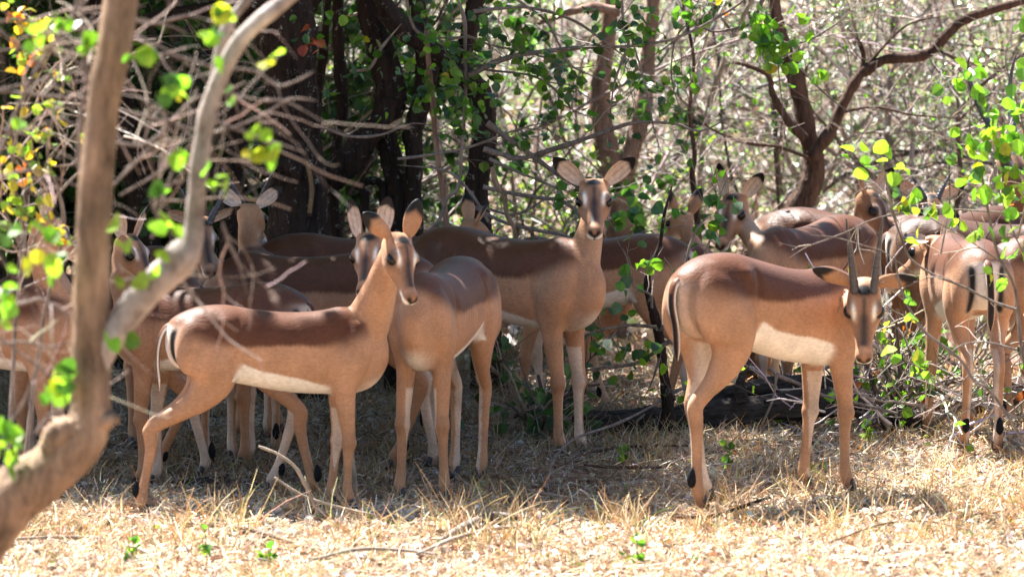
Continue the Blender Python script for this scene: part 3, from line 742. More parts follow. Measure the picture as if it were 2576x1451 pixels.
def leaf_on(acc, rs, P, per, L0, L1, cols, w, lo=.15, wide=1.0, spread=1.2, droop=.0, jit=.18, pair=False):
    A, T, f, i = pick(rs, P, per, lo); n = len(A)
    D = T * .5 + unit(rs, n) * spread; D[:, 2] -= droop
    leaves(acc, A, D, unit(rs, n), L0 + (L1 - L0) * rs.rand(n), palette(rs, n, cols, w, jit), wide=wide, fold=.25, rs=rs)
# ------------------------------------------------------------------ far thicket (nobody could count it)
TW = [(.46, .40, .35), (.27, .215, .18), (.09, .068, .055), (.66, .61, .56)]
def thicket():
    rs = np.random.RandomState(11); a = Acc(); lf = Acc()
    n = 520; y = 31.5 + 22 * rs.rand(n) ** 1.4; x = (rs.rand(n) * 2 - 1) * (.0785 * y + .9)
    P0 = np.c_[x, y, ground_z(x, y)]; D = rs.normal(size=(n, 3)) * .55; D[:, 2] = 1
    P1 = twig_paths(rs, P0, D, 1.4 + 1.8 * rs.rand(n), 10, wander=.16, sag=.05)
    V, Q = tubes(P1, taper(rs, n, 10, .016, .006), 5); a.add(V, Q, None, np.repeat(palette(rs, n, TW, [3, 4, 3, 1]), 50, 0))
    P2 = sub(rs, P1, 10, .4, 1.5, 1.1, 8, .05, wander=.20, sag=.06); k = len(P2)
    V, Q = tubes(P2, taper(rs, k, 8, .0058, .0025), 3); a.add(V, Q, None, np.repeat(palette(rs, k, TW, [3, 4, 4, 3]), 24, 0))
    P3 = sub(rs, P2, 6, .10, .42, 1.2, 5, .05, wander=.25, zig=.15); k = len(P3)
    V, Q = tubes(P3, taper(rs, k, 5, .0026, .0012), 3); a.add(V, Q, None, np.repeat(palette(rs, k, TW, [4, 3, 4, 4]), 15, 0))
    o = a.build("thicket", "twig"); tag(o, "tangled thicket of bare greyish thorn twigs filling the sunlit background", "thicket", kind="stuff")
    # small leaves, in drifts
    A, T, f, i = pick(rs, P3, 4, .1); dr = np.sin(A[:, 0] * 1.7 + 1) * np.sin(A[:, 2] * 2.9 + A[:, 1] * .8) + .45 * np.sin(A[:, 1] * 1.1)
    keep = rs.rand(len(A)) < np.clip(.62 + .55 * dr, .08, .98); A, T = A[keep], T[keep]; m = len(A)
    leaves(lf, A, T * .4 + unit(rs, m), unit(rs, m), .013 + .026 * rs.rand(m), palette(rs, m, [(.18, .26, .11), (.28, .37, .15), (.10, .16, .06), (.38, .36, .14), (.50, .36, .25), (.70, .68, .64)], [28, 28, 22, 5, 9, 11]), wide=1.0, fold=.2, rs=rs)
    o = lf.build("thicket_leaves", "leaf_far", smooth=False); tag(o, "tiny olive and lime leaves speckled through the bare background thicket", "leaves", kind="stuff")
    # dead leaves and low scrub on the slope beyond
    a = Acc(); n = 26000; y = 30 + 60 * rs.rand(n) ** 1.3; x = (rs.rand(n) * 2 - 1) * (.08 * y + .5)
    leaves(a, np.c_[x, y, ground_z(x, y) + .02 + .35 * rs.rand(n) ** 3], unit(rs, n), unit(rs, n), .02 + .06 * rs.rand(n),
           palette(rs, n, [(.70, .56, .46), (.78, .69, .58), (.52, .33, .24), (.34, .41, .19), (.20, .15, .12)], [28, 24, 14, 24, 12]), wide=.9, fold=.3, rs=rs)
    o = a.build("scrub", "litter", smooth=False); tag(o, "pinkish dead leaves and low scrub on the ground behind the thicket", "scrub", kind="stuff")
thicket()

# ------------------------------------------------------------------ trees
def limb(root, name, pts, Y, bark, seed, K=12, rough=.08, lump=.06, n=None):
    P, R = pxpath(pts, Y); a = Acc(); branch_mesh(a, P, R, K=K, seed=seed, rough=rough, lump=lump, n=n or 10 * len(P))
    o = np.array(root.location); return a.build(name, bark, root, origin=o)
def limbs(root, name, lst, Y, bark, seed, K=8, thin=1.0):
    """many thin side branches of one tree: each its own child"""
    for i, p in enumerate(lst):
        p = [(*q[:2], q[2] * thin * (.4 if j == len(p) - 1 else 1), *q[3:]) for j, q in enumerate(p)]
        limb(root, name, p, Y, bark, seed + i, K=K, rough=.05, lump=.10)
def base_of(pts, Y):
    g = at(pts[0][0], pts[0][1], pts[0][3] if len(pts[0]) > 3 else Y); return (g[0], g[1], float(ground_z(g[0], g[1])))

def crown(root, rs, cx, cy, cz, rx, ry, rz, nb, per, size, cols, w, name="crown", zmin=None, clump=.35):
    """open leafy crown: twigs reaching out to uneven leaf clumps"""
    o = np.array(root.location); a = Acc(); t = Acc()
    c = unit(rs, nb) * (rs.rand(nb, 1) ** .45); C = np.array([cx, cy, cz]) + c * np.array([rx, ry, rz])
    if zmin is not None: C = C[C[:, 2] > zmin + clump * .6]
    nb = len(C); hub = np.array([cx, cy, cz - rz * .7])
    mid = (C + hub) / 2 + rs.normal(size=(nb, 3)) * .25; tt = np.linspace(0, 1, 7)[None, :, None]
    P = (1 - tt) ** 2 * hub + 2 * tt * (1 - tt) * mid[:, None] + tt ** 2 * C[:, None]
    V, Q = tubes(P, np.repeat(np.linspace(.030, .006, 7)[None], nb, 0), 5); t.add(V, Q)
    i = np.repeat(np.arange(nb), per); r = clump * (.5 + .9 * rs.rand(nb))
    A = C[i] + unit(rs, len(i)) * (rs.rand(len(i), 1) ** .5) * r[i][:, None] * np.array([1.2, 1.2, .7])
    if zmin is not None: A = A[A[:, 2] > zmin]
    m = len(A); D = unit(rs, m); D[:, 2] -= .3
    leaves(a, A, D, unit(rs, m), size * (.6 + .8 * rs.rand(m)), palette(rs, m, cols, w), fold=.2, rs=rs)
    f = a.build(name, "leaf", root, smooth=False, origin=o); t.build("bough", "bark_dark", root, origin=o); return f
GW = [26, 30, 14, 22, 2, .6]

# thick dark trunk
pts = [(745, 1032, 230), (750, 960, 190), (752, 850, 165), (752, 700, 158), (752, 560, 150), (748, 420, 138), (738, 280, 130), (725, 140, 135), (712, 0, 145), (700, -120, 130), (660, -350, 90)]
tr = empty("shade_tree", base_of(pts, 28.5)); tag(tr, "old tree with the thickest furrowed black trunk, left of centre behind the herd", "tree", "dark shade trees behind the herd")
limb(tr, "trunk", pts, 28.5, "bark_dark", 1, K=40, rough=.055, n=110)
limb(tr, "limb", [(735, 140, 60), (620, 30, 60), (560, -40, 50)], 28.5, "bark_dark", 2, K=14)
limb(tr, "limb", [(700, -10, 42), (600, 12, 38), (470, 30, 36), (380, 50, 34), (340, 72, 20)], 28.4, "bark_dark", 3, K=14)
limb(tr, "limb", [(720, 60, 70), (800, -40, 60), (900, -200, 45)], 28.6, "bark_dark", 4, K=14)
limb(tr, "limb", [(770, 440, 45), (720, 415, 36), (650, 405, 34), (590, 412, 30), (520, 440, 26), (440, 470, 20), (360, 480, 12)], 28.25, "bark_dark", 5, K=14)
rs = np.random.RandomState(21)
crown(tr, rs, -3.1, 29.2, 3.6, 2.6, 3.8, 1.4, 350, 125, .085, GREENS, GW, zmin=2.35)

# crooked many-stemmed dark tree
S1 = [(1003, 1035, 90), (1002, 900, 70), (1000, 640, 52), (998, 485, 48), (984, 399, 52), (967, 329, 60), (981, 243, 74), (967, 156, 62), (932, 52, 54), (915, -60, 50), (880, -250, 40)]
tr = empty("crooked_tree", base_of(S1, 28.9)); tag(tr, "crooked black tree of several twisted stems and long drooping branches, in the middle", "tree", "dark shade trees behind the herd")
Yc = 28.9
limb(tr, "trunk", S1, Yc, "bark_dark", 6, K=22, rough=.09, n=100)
limb(tr, "stem", [(1040, 1035, 60), (1046, 700, 44), (1040, 485, 40), (1043, 399, 40), (1040, 329, 46), (1060, 260, 50), (1074, 173, 58), (1060, 80, 44), (1040, -60, 40)], Yc - .05, "bark_dark", 7, K=16)
limb(tr, "stem", [(1235, 1035, 90), (1222, 800, 70), (1213, 600, 60), (1199, 485, 54), (1210, 416, 60), (1217, 347, 62), (1216, 277, 60), (1199, 225, 56), (1147, 173, 52), (1078, 121, 50), (1008, 69, 50), (956, 0, 48), (890, -120, 40)], Yc - .15, "bark_dark", 8, K=20, n=100)
limb(tr, "stem", [(700, 480, 40), (770, 455, 60), (818, 448, 82), (870, 416, 76), (922, 347, 66), (965, 300, 50), (985, 250, 40)], Yc - .1, "bark_dark", 9, K=18)
limb(tr, "stem", [(850, 1035, 46), (845, 800, 34), (848, 600, 30), (840, 500, 24), (852, 329, 26), (863, 277, 28), (856, 173, 30), (852, 87, 30), (849, -60, 30)], Yc + .1, "bark_dark", 10)
limb(tr, "stem", [(905, 600, 22), (920, 500, 20), (905, 470, 18), (935, 455, 20), (960, 470, 18), (965, 560, 20), (975, 640, 24)], Yc, "bark_dark", 27)
limb(tr, "stem", [(1230, -60, 46), (1198, 0, 45), (1185, 52, 44), (1168, 120, 40), (1120, 190, 40)], Yc, "bark_dark", 11)
limb(tr, "stem", [(800, 1035, 46), (812, 640, 34), (822, 560, 30), (815, 470, 30), (790, 380, 26), (800, 250, 22), (815, 120, 20), (830, -50, 18)], Yc + .3, "bark_dark", 28)
limb(tr, "stem", [(1074, 60, 14), (1076, 139, 14), (1088, 243, 14), (1095, 347, 14), (1109, 451, 14), (1116, 503, 14), (1130, 640, 14), (1140, 900, 16)], 27.9, "bark_pink", 12, K=10)
HB = [[(1178, 191, 14), (1268, 149, 13), (1355, 132, 12), (1459, 121, 11), (1563, 118, 9), (1633, 111, 8), (1698, 97, 8), (1767, 66, 7), (1860, 10, 6), (1900, -30, 5)],
      [(1216, 375, 16), (1260, 388, 13), (1310, 399, 12), (1407, 371, 12), (1511, 336, 11), (1598, 309, 10), (1698, 312, 8), (1760, 330, 6), (1830, 300, 4)],
      [(1225, 310, 18), (1250, 328, 14), (1320, 378, 13), (1372, 416, 12), (1452, 468, 8), (1500, 480, 5)],
      [(1215, 470, 12), (1280, 485, 10), (1352, 497, 9), (1413, 505, 9), (1447, 530, 8), (1475, 560, 7), (1560, 640, 5)],
      [(1230, 400, 10), (1300, 432, 7), (1352, 452, 6), (1404, 474, 6), (1470, 492, 5)],
      [(1190, 520, 10), (1270, 560, 9), (1352, 580, 8), (1400, 588, 8), (1463, 604, 7), (1540, 600, 5), (1666, 575, 5)],
      [(1190, 30, 10), (1260, 22, 8), (1338, 21, 7), (1442, 52, 7), (1529, 111, 6), (1580, 150, 4)],
      [(1280, -40, 9), (1303, 0, 8), (1372, 52, 7), (1407, 114, 6), (1438, 166, 5), (1525, 205, 4)],
      [(1190, 165, 8), (1230, 177, 6), (1338, 191, 6), (1400, 229, 6), (1418, 264, 5), (1539, 319, 5)],
      [(1120, 100, 8), (1182, 94, 7), (1234, 114, 6), (1338, 135, 5), (1440, 170, 4), (1530, 160, 3)],
      [(1022, -20, 8), (1028, 30, 8), (1046, 76, 8), (1081, 94, 8), (1130, 96, 7)],
      [(790, 315, 9), (818, 323, 8), (880, 343, 8), (956, 340, 7), (1033, 312, 6), (1092, 316, 5)],
      [(1144, -20, 9), (1168, 52, 9), (1170, 139, 9), (1171, 243, 9), (1161, 381, 9), (1154, 468, 9), (1126, 499, 9), (1100, 560, 9), (1045, 605, 8)],
      [(1563, -30, 8), (1570, 87, 8), (1580, 114, 7), (1546, 208, 6), (1532, 322, 4)],
      [(1590, 100, 6), (1605, 149, 5), (1626, 225, 5), (1646, 329, 4), (1664, 385, 3)],
      [(1000, 400, 9), (1080, 390, 8), (1180, 370, 7), (1290, 330, 5), (1400, 300, 4)],
      [(1230, 560, 9), (1180, 480, 7), (1120, 430, 6), (1000, 415, 5)],
      [(880, 180, 10), (930, 170, 9), (960, 120, 8), (1010, 60, 6)],
      [(1160, 560, 8), (1200, 520, 7), (1290, 540, 6), (1370, 500, 5), (1440, 420, 4)]]
limbs(tr, "branch", HB, 27.85, "bark_grey", 40)
limb(tr, "dead_branch", [(1238, 420, 10), (1248, 462, 14), (1268, 490, 13), (1275, 540, 12), (1292, 570, 12), (1303, 615, 11)], 27.7, "bark_tan", 13, K=10)
limb(tr, "broken_branch", [(1452, 462, 3), (1500, 488, 9), (1560, 505, 11), (1590, 522, 6)], 27.6, "bark_tan", 29, K=10)
o0 = np.array(tr.location)
def twigs_off(root, lst, Y, seed, per=3, L0=.08, L1=.45, name="twigs", leafper=2, cols=GREENS, w=GW, size=(.030, .050), r=.0022, mat="twig", tc=((.16, .12, .10), (.30, .24, .20)), lname="leaves", wander=.16, sag=.04, second=2):
    rs = np.random.RandomState(seed); o = np.array(root.location); Ps = []
    for p in lst:
        P, R = pxpath(p, Y); Ps.append(catmull(P, 12))
    P = np.array(Ps); P2 = sub(rs, P, per, L0, L1, 1.0, 8, .1, wander=wander, sag=sag); a = Acc(); k = len(P2)
    V, Q = tubes(P2, taper(rs, k, 8, r, r * .5), 4); a.add(V, Q, None, np.repeat(palette(rs, k, tc, [1] * len(tc)), 32, 0))
    P3 = P2
    if second:
        P3 = sub(rs, P2, second, L0 * .6, L1 * .5, 1.0, 6, .2, wander=wander); k = len(P3)
        V, Q = tubes(P3, taper(rs, k, 6, r * .6, r * .35), 3); a.add(V, Q, None, np.repeat(palette(rs, k, tc, [1] * len(tc)), 18, 0))
    tag(a.build(name, mat, root, origin=o), kind="stuff")
    if leafper:
        b = Acc(); leaf_on(b, rs, P3, leafper, size[0], size[1], cols, w, lo=.3, wide=1.25, droop=.3)
        b.build(lname, "leaf", root, smooth=False, origin=o)
twigs_off(tr, HB[:11] + HB[13:16], 27.85, 60, per=5, leafper=1, cols=[(.045, .12, .02), (.07, .17, .02), (.12, .25, .03), (.035, .09, .05)], w=[3, 3, 2, 2])
def clusters(root, lst, Y, seed, cols=GREENS, w=GW, size=(.035, .055), n=14, name="leaves", wide=1.25, rad=.9, droop=.45, dens=1.0):
    """leaf sprays hanging at given spots"""
    rs = np.random.RandomState(seed); a = Acc(); o = np.array(root.location)
    for c in lst:
        yy = c[4] if len(c) > 4 else Y; C = at(c[0], c[1], yy); R = c[2] * yy / FPX * rad; m = max(2, int(dens * (c[3] if len(c) > 3 else n)))
        A = C + rs.normal(size=(m, 3)) * R * .5 * np.array([1, 1, 1]); D = unit(rs, m); D[:, 2] -= droop
        Nn = unit(rs, m); Nn[:, 1] -= .5
        leaves(a, A, D, Nn, size[0] + (size[1] - size[0]) * rs.rand(m), palette(rs, m, cols, w), wide=wide, fold=.18, rs=rs, fine=True)
    return a.build(name, "leaf", root, smooth=False, origin=o)
CL = [(930, 110, 40, 12), (1000, 150, 60, 22), (1060, 40, 50, 16), (1090, 100, 70, 34), (1130, 160, 80, 44), (1180, 120, 70, 36), (1200, 190, 70, 44), (1150, 230, 70, 34), (1210, 250, 60, 28), (1100, 210, 60, 24),
      (1050, 250, 50, 16), (1180, 280, 50, 18), (1290, 90, 40, 12), (1300, 150, 60, 22), (1380, 150, 60, 20), (1340, 200, 40, 10), (1420, 210, 60, 26), (1450, 250, 50, 18), (1500, 110, 60, 18), (1600, 50, 60, 26),
      (1640, 90, 60, 26), (1570, 180, 40, 8), (1390, 30, 30, 6), (1500, 20, 30, 8), (860, 40, 40, 12), (900, 170, 50, 16), (960, 290, 25, 5), (1380, 270, 30, 6), (1440, 290, 40, 8), (1310, 370, 30, 4), (830, 230, 40, 8), (1680, 240, 40, 9),
      (1150, 330, 45, 12), (760, 100, 45, 10), (1620, 120, 60, 18), (1700, 270, 30, 6), (1480, 575, 30, 5), (1230, 100, 60, 22)]
clusters(tr, CL, 27.8, 70, wide=1.05, cols=[(.045, .12, .02), (.07, .17, .02), (.12, .25, .03), (.035, .09, .05), (.3, .24, .02)], w=[30, 24, 10, 26, 2], size=(.032, .052), dens=.5)
clusters(tr, [(775, 105, 40, 4), (790, 125, 25, 2)], 27.7, 71, [(.24, .05, .03), (.30, .09, .05)], [1, 1], size=(.035, .055), name="rusty_leaves")
rs = np.random.RandomState(22)
crown(tr, rs, -1.25, 28.6, 3.5, 1.3, 2.6, 1.3, 110, 110, .08, GREENS, GW, zmin=2.25)

# brown tree with two sunlit stems
pts = [(1560, 1000, 90), (1556, 800, 80), (1555, 560, 74), (1548, 470, 72), (1532, 390, 60), (1515, 300, 50), (1512, 220, 46), (1524, 140, 40), (1532, 60, 34), (1540, -60, 30)]
tr = empty("twin_stem_tree", base_of(pts, 31.5)); tag(tr, "reddish brown tree forking into two stems above the staring doe", "tree", "trees in the thicket")
limb(tr, "trunk", pts, 31.5, "bark_pink", 14, K=22, n=80)
limb(tr, "stem", [(1560, 480, 60), (1580, 400, 52), (1604, 330, 48), (1622, 240, 44), (1630, 140, 40), (1640, 40, 34), (1650, -60, 30)], 31.5, "bark_pink", 15, K=18)
limb(tr, "branch", [(1560, 30, 26), (1500, 20, 26), (1440, 30, 18), (1350, 60, 10)], 31.3, "bark_pink", 16)
crown(tr, np.random.RandomState(23), .2, 32.6, 3.4, 1.5, 1.4, 1.0, 20, 50, .06, GREENS, GW, zmin=2.0)

# forked tree on the right
pts = [(2048, 960, 80), (2040, 760, 70), (2015, 560, 62), (2012, 520, 60), (2040, 460, 56), (2048, 400, 52), (2032, 340, 46), (2016, 260, 42), (1996, 180, 40), (1975, 130, 38), (1952, 40, 34), (1940, -80, 30)]
tr = empty("forked_tree", base_of(pts, 30.3)); tag(tr, "slender dark brown tree at the right forking wide, one arm reaching the top corner", "tree", "trees in the thicket")
limb(tr, "trunk", pts, 30.3, "bark_brown", 17, K=22, n=100)
FB = [[(2045, 395, 34), (2090, 330, 30), (2118, 270, 28), (2150, 210, 29), (2175, 180, 29), (2230, 150, 27), (2300, 145, 25), (2345, 128, 24), (2380, 90, 26), (2420, 55, 24), (2480, 30, 22), (2576, 2, 18), (2680, -40, 14)],
      [(2025, 350, 26), (1980, 300, 24), (1945, 240, 18), (1930, 190, 12), (1860, 160, 9), (1820, 165, 8)],
      [(2168, 180, 14), (2172, 140, 12), (2160, 105, 9), (2150, 90, 5)],
      [(2170, 180, 10), (2230, 110, 7), (2290, 60, 6), (2380, 40, 4)],
      [(2110, 285, 8), (2200, 270, 6), (2300, 290, 5), (2450, 300, 4)],
      [(2040, 400, 10), (1960, 370, 10), (1880, 360, 9), (1800, 330, 7), (1740, 290, 5)],
      [(2350, 125, 8), (2440, 160, 6), (2560, 180, 5)]]
limbs(tr, "branch", FB, 30.2, "bark_brown", 80, K=12)
twigs_off(tr, FB, 30.2, 61, per=14, L1=.6, leafper=1, size=(.012, .024), tc=((.30, .24, .20), (.16, .12, .10)))
crown(tr, np.random.RandomState(24), 1.9, 32.9, 3.2, 2.2, 1.4, .9, 40, 60, .03, GREENS, [20, 26, 20, 22, 4, 1], zmin=1.9)
SPR = [(1930, 60, 45, 18), (1945, 100, 50, 22), (1940, 140, 40, 16), (1975, 150, 40, 10), (1905, 70, 40, 10), (2010, 120, 35, 6), (1990, 40, 30, 5), (2060, 190, 24, 4), (1720, 20, 40, 8), (1760, 60, 40, 8), (1735, 210, 30, 5), (2050, 100, 20, 2)]
st = empty("drooping_branch_tree", (2.5, 29.6, 0)); tag(st, "thin leaning tree whose bright leafy spray hangs before the forked trunk", "tree", "trees in the thicket")
DB = [[(2400, -450, 22), (2110, -300, 18), (2000, -130, 15), (1930, -20, 12), (1900, 60, 9), (1940, 100, 7), (2000, 160, 5), (2080, 240, 4), (2160, 300, 3)],
      [(1900, 60, 8), (1800, 80, 6), (1740, 60, 6), (1700, 100, 5), (1690, 200, 4), (1720, 300, 3)], [(1890, 80, 7), (2000, 110, 6), (2090, 70, 5), (2150, 20, 3)]]
P, R = pxpath([(2760, 1000, 40), (2740, 500, 34, 29.4), (2650, -100, 28, 29.0), (2400, -450, 22, 28.3)], 29.6); a = Acc(); branch_mesh(a, P, R, K=12, seed=31); a.build("trunk", "bark_brown", st, origin=np.array(st.location))
st2 = st; limbs(st, "branch", DB, 28.3, "bark_grey", 90); clusters(st, SPR, 28.2, 72, cols=[(.09, .21, .03), (.15, .30, .03), (.05, .13, .03), (.4, .3, .03)], w=[30, 26, 20, 3])
twigs_off(st, DB, 28.3, 62, per=6, leafper=0)

# grey-brown stem pair in the middle right
for k_, (pts, Y, lab, bk) in enumerate([([(1790, 1010, 34), (1775, 800, 26), (1759, 635, 20), (1753, 529, 17), (1741, 440, 15), (1747, 387, 12), (1735, 280, 10), (1745, 150, 8), (1720, 20, 6), (1715, -60, 4)], 29.4, "thin dark upright sapling stem left of the leaf-hidden doe's face", "bark_brown"),
        ([(480, 1000, 50), (500, 700, 44), (510, 480, 40), (470, 250, 40), (450, 100, 42), (430, -60, 40)], 30.2, "pale grey tree trunk at the upper left behind the leaning limb", "bark_grey"),
        ([(330, 1000, 110), (350, 700, 100), (370, 500, 90), (340, 380, 90), (300, 250, 80), (250, 100, 70), (200, -60, 60)], 29.9, "crooked black trunk at the left in deep shade behind the foreground trunk", "bark_dark"),
        ([(590, 1030, 60), (575, 700, 50), (580, 500, 46), (600, 330, 44), (560, 150, 44), (540, -60, 44)], 29.2, "narrow black trunk close left of the thickest one", "bark_dark"),
        ([(1895, 1020, 70), (1893, 900, 66), (1890, 760, 52), (1880, 660, 30), (1876, 630, 10)], 28.9, "rough brown trunk seen under the young ram's belly beyond the log", "bark_brown")]):
    t_ = empty("tree", base_of(pts, Y)); tag(t_, lab, "tree", "trees in the thicket"); limb(t_, "trunk", pts, Y, bk, 100 + k_, K=18, n=70)
    if k_ != 4: twigs_off(t_, [pts[3:], pts[2:]], Y, 120 + k_, per=10, L0=.2, L1=.7, leafper=1 if k_ != 3 else 2, size=(.02, .04), name="twigs")
# dark leafy bushes in the shade at the left, in front of which the twigs shine
def bush(label, x, Y, w, h, nst, seed, cols, wts, size, per=(5, 5, 4), dark=True):
    rs = np.random.RandomState(seed); g = at(x, 700, Y); z = float(ground_z(g[0], Y)); b = empty("bush", (g[0], Y, z)); tag(b, label, "bush", "bushes around the herd")
    n = nst; P0 = np.c_[rs.normal(size=n) * w * .12, rs.normal(size=n) * w * .12, np.zeros(n)]; D = rs.normal(size=(n, 3)) * .5; D[:, 2] = 1
    P1 = twig_paths(rs, P0, D, h * (.8 + .4 * rs.rand(n)), 9, wander=.14); a = Acc()
    V, Q = tubes(P1, taper(rs, n, 9, .012, .005), 5); a.add(V, Q, None, np.repeat(palette(rs, n, TW[1:3], [1, 1]), 45, 0))
    P2 = sub(rs, P1, per[0], w * .25, w * .6, 1.1, 7, .1, wander=.2, sag=.03); k = len(P2); V, Q = tubes(P2, taper(rs, k, 7, .005, .002), 3); a.add(V, Q, None, np.repeat(palette(rs, k, TW[:3], [1, 1, 1]), 21, 0))
    P3 = sub(rs, P2, per[1], .08, .30, 1.2, 5, .1, wander=.2); k = len(P3); V, Q = tubes(P3, taper(rs, k, 5, .0025, .0013), 3); a.add(V, Q, None, np.repeat(palette(rs, k, TW[:3], [1, 1, 1]), 15, 0))
    a.build("stems", "twig", b); l = Acc(); leaf_on(l, rs, P3, per[2], size[0], size[1], cols, wts, lo=.1, wide=1.2, droop=.3); l.build("foliage", "leaf", b, smooth=False)
    return b
DG = [(.03, .08, .02), (.05, .12, .025), (.035, .075, .035)]
bush("dense dark bush at the far left edge behind the herd", 90, 30.8, 2.2, 2.8, 44, 31, DG, [3, 2, 3], (.045, .075), (6, 6, 6))
bush("dense dark bush behind the gap between the two pale forward limbs", 420, 31.2, 2.2, 2.9, 44, 32, DG, [3, 2, 3], (.045, .075), (6, 6, 6))
bush("dense dark bush just left behind the thickest trunk", 640, 31.8, 1.4, 2.5, 24, 33, DG, [3, 2, 3], (.035, .06), (6, 6, 5))
bush("low bush of large blue-green leaves behind the staring doe's front legs", 1365, 27.25, .27, .36, 10, 34, [(.055, .12, .06), (.08, .17, .06), (.04, .09, .04)], [3, 2, 2], (.045, .075), (3, 3, 1))
bush("sunlit lime bush beyond the crooked black tree, filling the gap right of its stems", 1350, 32.3, 1.0, 1.5, 18, 35, [(.16, .30, .05), (.24, .36, .07), (.10, .20, .05)], [3, 3, 2], (.016, .03), (6, 6, 4))
bush("small leafy scrub in the twigs between the lowered ram's head and the striped rump", 2260, 27.4, .5, .42, 10, 36, GREENS, [10, 30, 30, 6, 3, 3], (.03, .05), (4, 3, 1))

# dark dead stem with leafy twigs between the staring doe and the ram
SB = [(1682, 1085, 44), (1679, 1006, 34), (1670, 941, 25), (1659, 853, 26), (1641, 776, 24), (1629, 717, 20), (1635, 670, 12), (1659, 617, 10), (1672, 535, 8), (1690, 470, 4)]
ds = empty("sapling", base_of([SB[0]], 27.1)); tag(ds, "charred-looking dead sapling with leafy side twigs, just left of the young ram's rump", "sapling")
limb(ds, "stem", SB, 27.1, "bark_dark", 130, K=14)
DBR = [[(1712, 841, 7), (1665, 871, 11), (1605, 912, 10), (1523, 924, 8), (1470, 930, 5), (1440, 920, 3)], [(1652, 823, 10), (1582, 818, 9), (1494, 835, 8), (1470, 853, 6), (1440, 870, 3)],
       [(1663, 833, 11), (1694, 759, 8), (1712, 729, 7), (1735, 620, 6), (1765, 560, 5), (1800, 540, 3)], [(1640, 775, 7), (1635, 741, 6), (1594, 717, 5), (1576, 647, 5), (1552, 605, 4)],
       [(1700, 740, 6), (1745, 680, 6), (1776, 629, 6), (1794, 576, 6), (1806, 505, 5), (1780, 440, 3)], [(1660, 900, 7), (1640, 960, 5), (1620, 1000, 3)], [(1570, 800, 5), (1530, 850, 5), (1500, 790, 3)]]
limbs(ds, "branch", DBR, 27.0, "bark_grey", 140); twigs_off(ds, DBR, 27.0, 63, per=3, leafper=1, L1=.28, size=(.03, .05))
clusters(ds, [(1640, 668, 16, 3), (1730, 660, 22, 4), (1600, 880, 35, 8), (1635, 870, 24, 5), (1570, 770, 26, 4), (1520, 775, 14, 3), (1500, 880, 14, 3), (1800, 500, 24, 4), (1830, 495, 22, 3), (1810, 580, 20, 4), (1795, 555, 16, 3), (1570, 690, 20, 4), (1590, 540, 40, 12), (1560, 570, 30, 7), (1615, 490, 24, 5)], 26.95, 73,
         cols=[(.09, .21, .03), (.15, .30, .03), (.05, .13, .03), (.05, .12, .07)], w=[3, 2, 2, 2], size=(.035, .06))

# ------------------------------------------------------------------ dead wood on the ground
def log_(name, label, pts, Y, bark, seed, K=24, rough=.07, lump=.08, cat="log", group=None):
    P, R = pxpath(pts, Y); c = P.mean(0); o = empty(name, (c[0], c[1], float(ground_z(c[0], c[1])))); tag(o, label, cat, group)
    a = Acc(); branch_mesh(a, P, R, K=K, seed=seed, rough=rough, lump=lump, n=12 * len(P)); a.build("bark" if cat == "log" else "stick", bark, o, origin=np.array(o.location)); return o
lg = log_("fallen_log", "long charred fallen log lying across behind the young ram's legs", [(1440, 1068, 40), (1490, 1062, 58), (1600, 1060, 60), (1700, 1052, 64), (1850, 1036, 70), (2000, 1016, 70), (2120, 1012, 66), (2230, 1030, 56), (2330, 1068, 26)], 27.35, "bark_charred", 150, K=36, rough=.075)
limb(lg, "stub", [(1868, 1010, 34), (1862, 975, 26), (1868, 940, 18), (1885, 905, 9), (1875, 880, 6)], 27.3, "bark_charred", 151, K=12)
limb(lg, "stub", [(1760, 1025, 20), (1850, 985, 36), (1980, 965, 44), (2080, 962, 40), (2190, 958, 20)], 27.5, "bark_charred", 152, K=20)
log_("fallen_log", "dark log resting at the right edge behind the striped doe's hooves", [(2290, 1062, 30), (2380, 1050, 56), (2480, 1030, 60), (2560, 985, 54), (2660, 940, 50)], 27.7, "bark_brown", 153, rough=.09)
log_("fallen_log", "small dark rotten log in the shadow under the slim doe's belly", [(430, 1215, 10), (520, 1228, 50), (590, 1240, 64), (660, 1245, 40), (720, 1240, 10)], 25.55, "bark_charred", 154, rough=.1)
SG = "loose sticks lying around the herd"
def gstick(label, pts, bark, seed, lift=.045):
    P = np.array([gpt(p[0], p[1]) for p in pts]); P[:, 2] = ground_z(P[:, 0], P[:, 1]) + np.array([(p[3] if len(p) > 3 else 0) for p in pts]) + lift
    R = np.array([p[2] * .5 * q[1] / FPX for p, q in zip(pts, P)]); c = P.mean(0); a = Acc(); branch_mesh(a, P - c, R, K=8, seed=seed, rough=.06, lump=.12, n=8 * len(P))
    o = a.build("fallen_stick", bark); o.location = c; tag(o, label, "stick", SG)
gstick("reddish broken stick beside the front hooves right of the doe pair", [(1225, 1222, 8), (1270, 1226, 12), (1310, 1245, 12), (1325, 1272, 12), (1345, 1300, 7)], "bark_tan", 160, .05)
gstick("long pale straight stick pointing right in the grass below centre", [(1290, 1246, 9), (1400, 1262, 9), (1500, 1272, 8), (1605, 1286, 6)], "bark_pale", 161)
gstick("thick grey curved branch on the ground, lower centre", [(1100, 1378, 10), (1160, 1350, 20), (1230, 1325, 24), (1290, 1325, 18), (1325, 1318, 12)], "bark_grey", 162, .03)
gstick("white forked-looking stick along the bottom below the curved branch", [(1050, 1420, 8), (1140, 1380, 11), (1240, 1362, 10), (1310, 1360, 7)], "bark_pale", 163)
gstick("long white bleached stick arching at the bottom left", [(-30, 1395, 9), (70, 1372, 10), (170, 1362, 10), (260, 1366, 10), (340, 1392, 9), (390, 1415, 6)], "bark_pale", 164, .03)
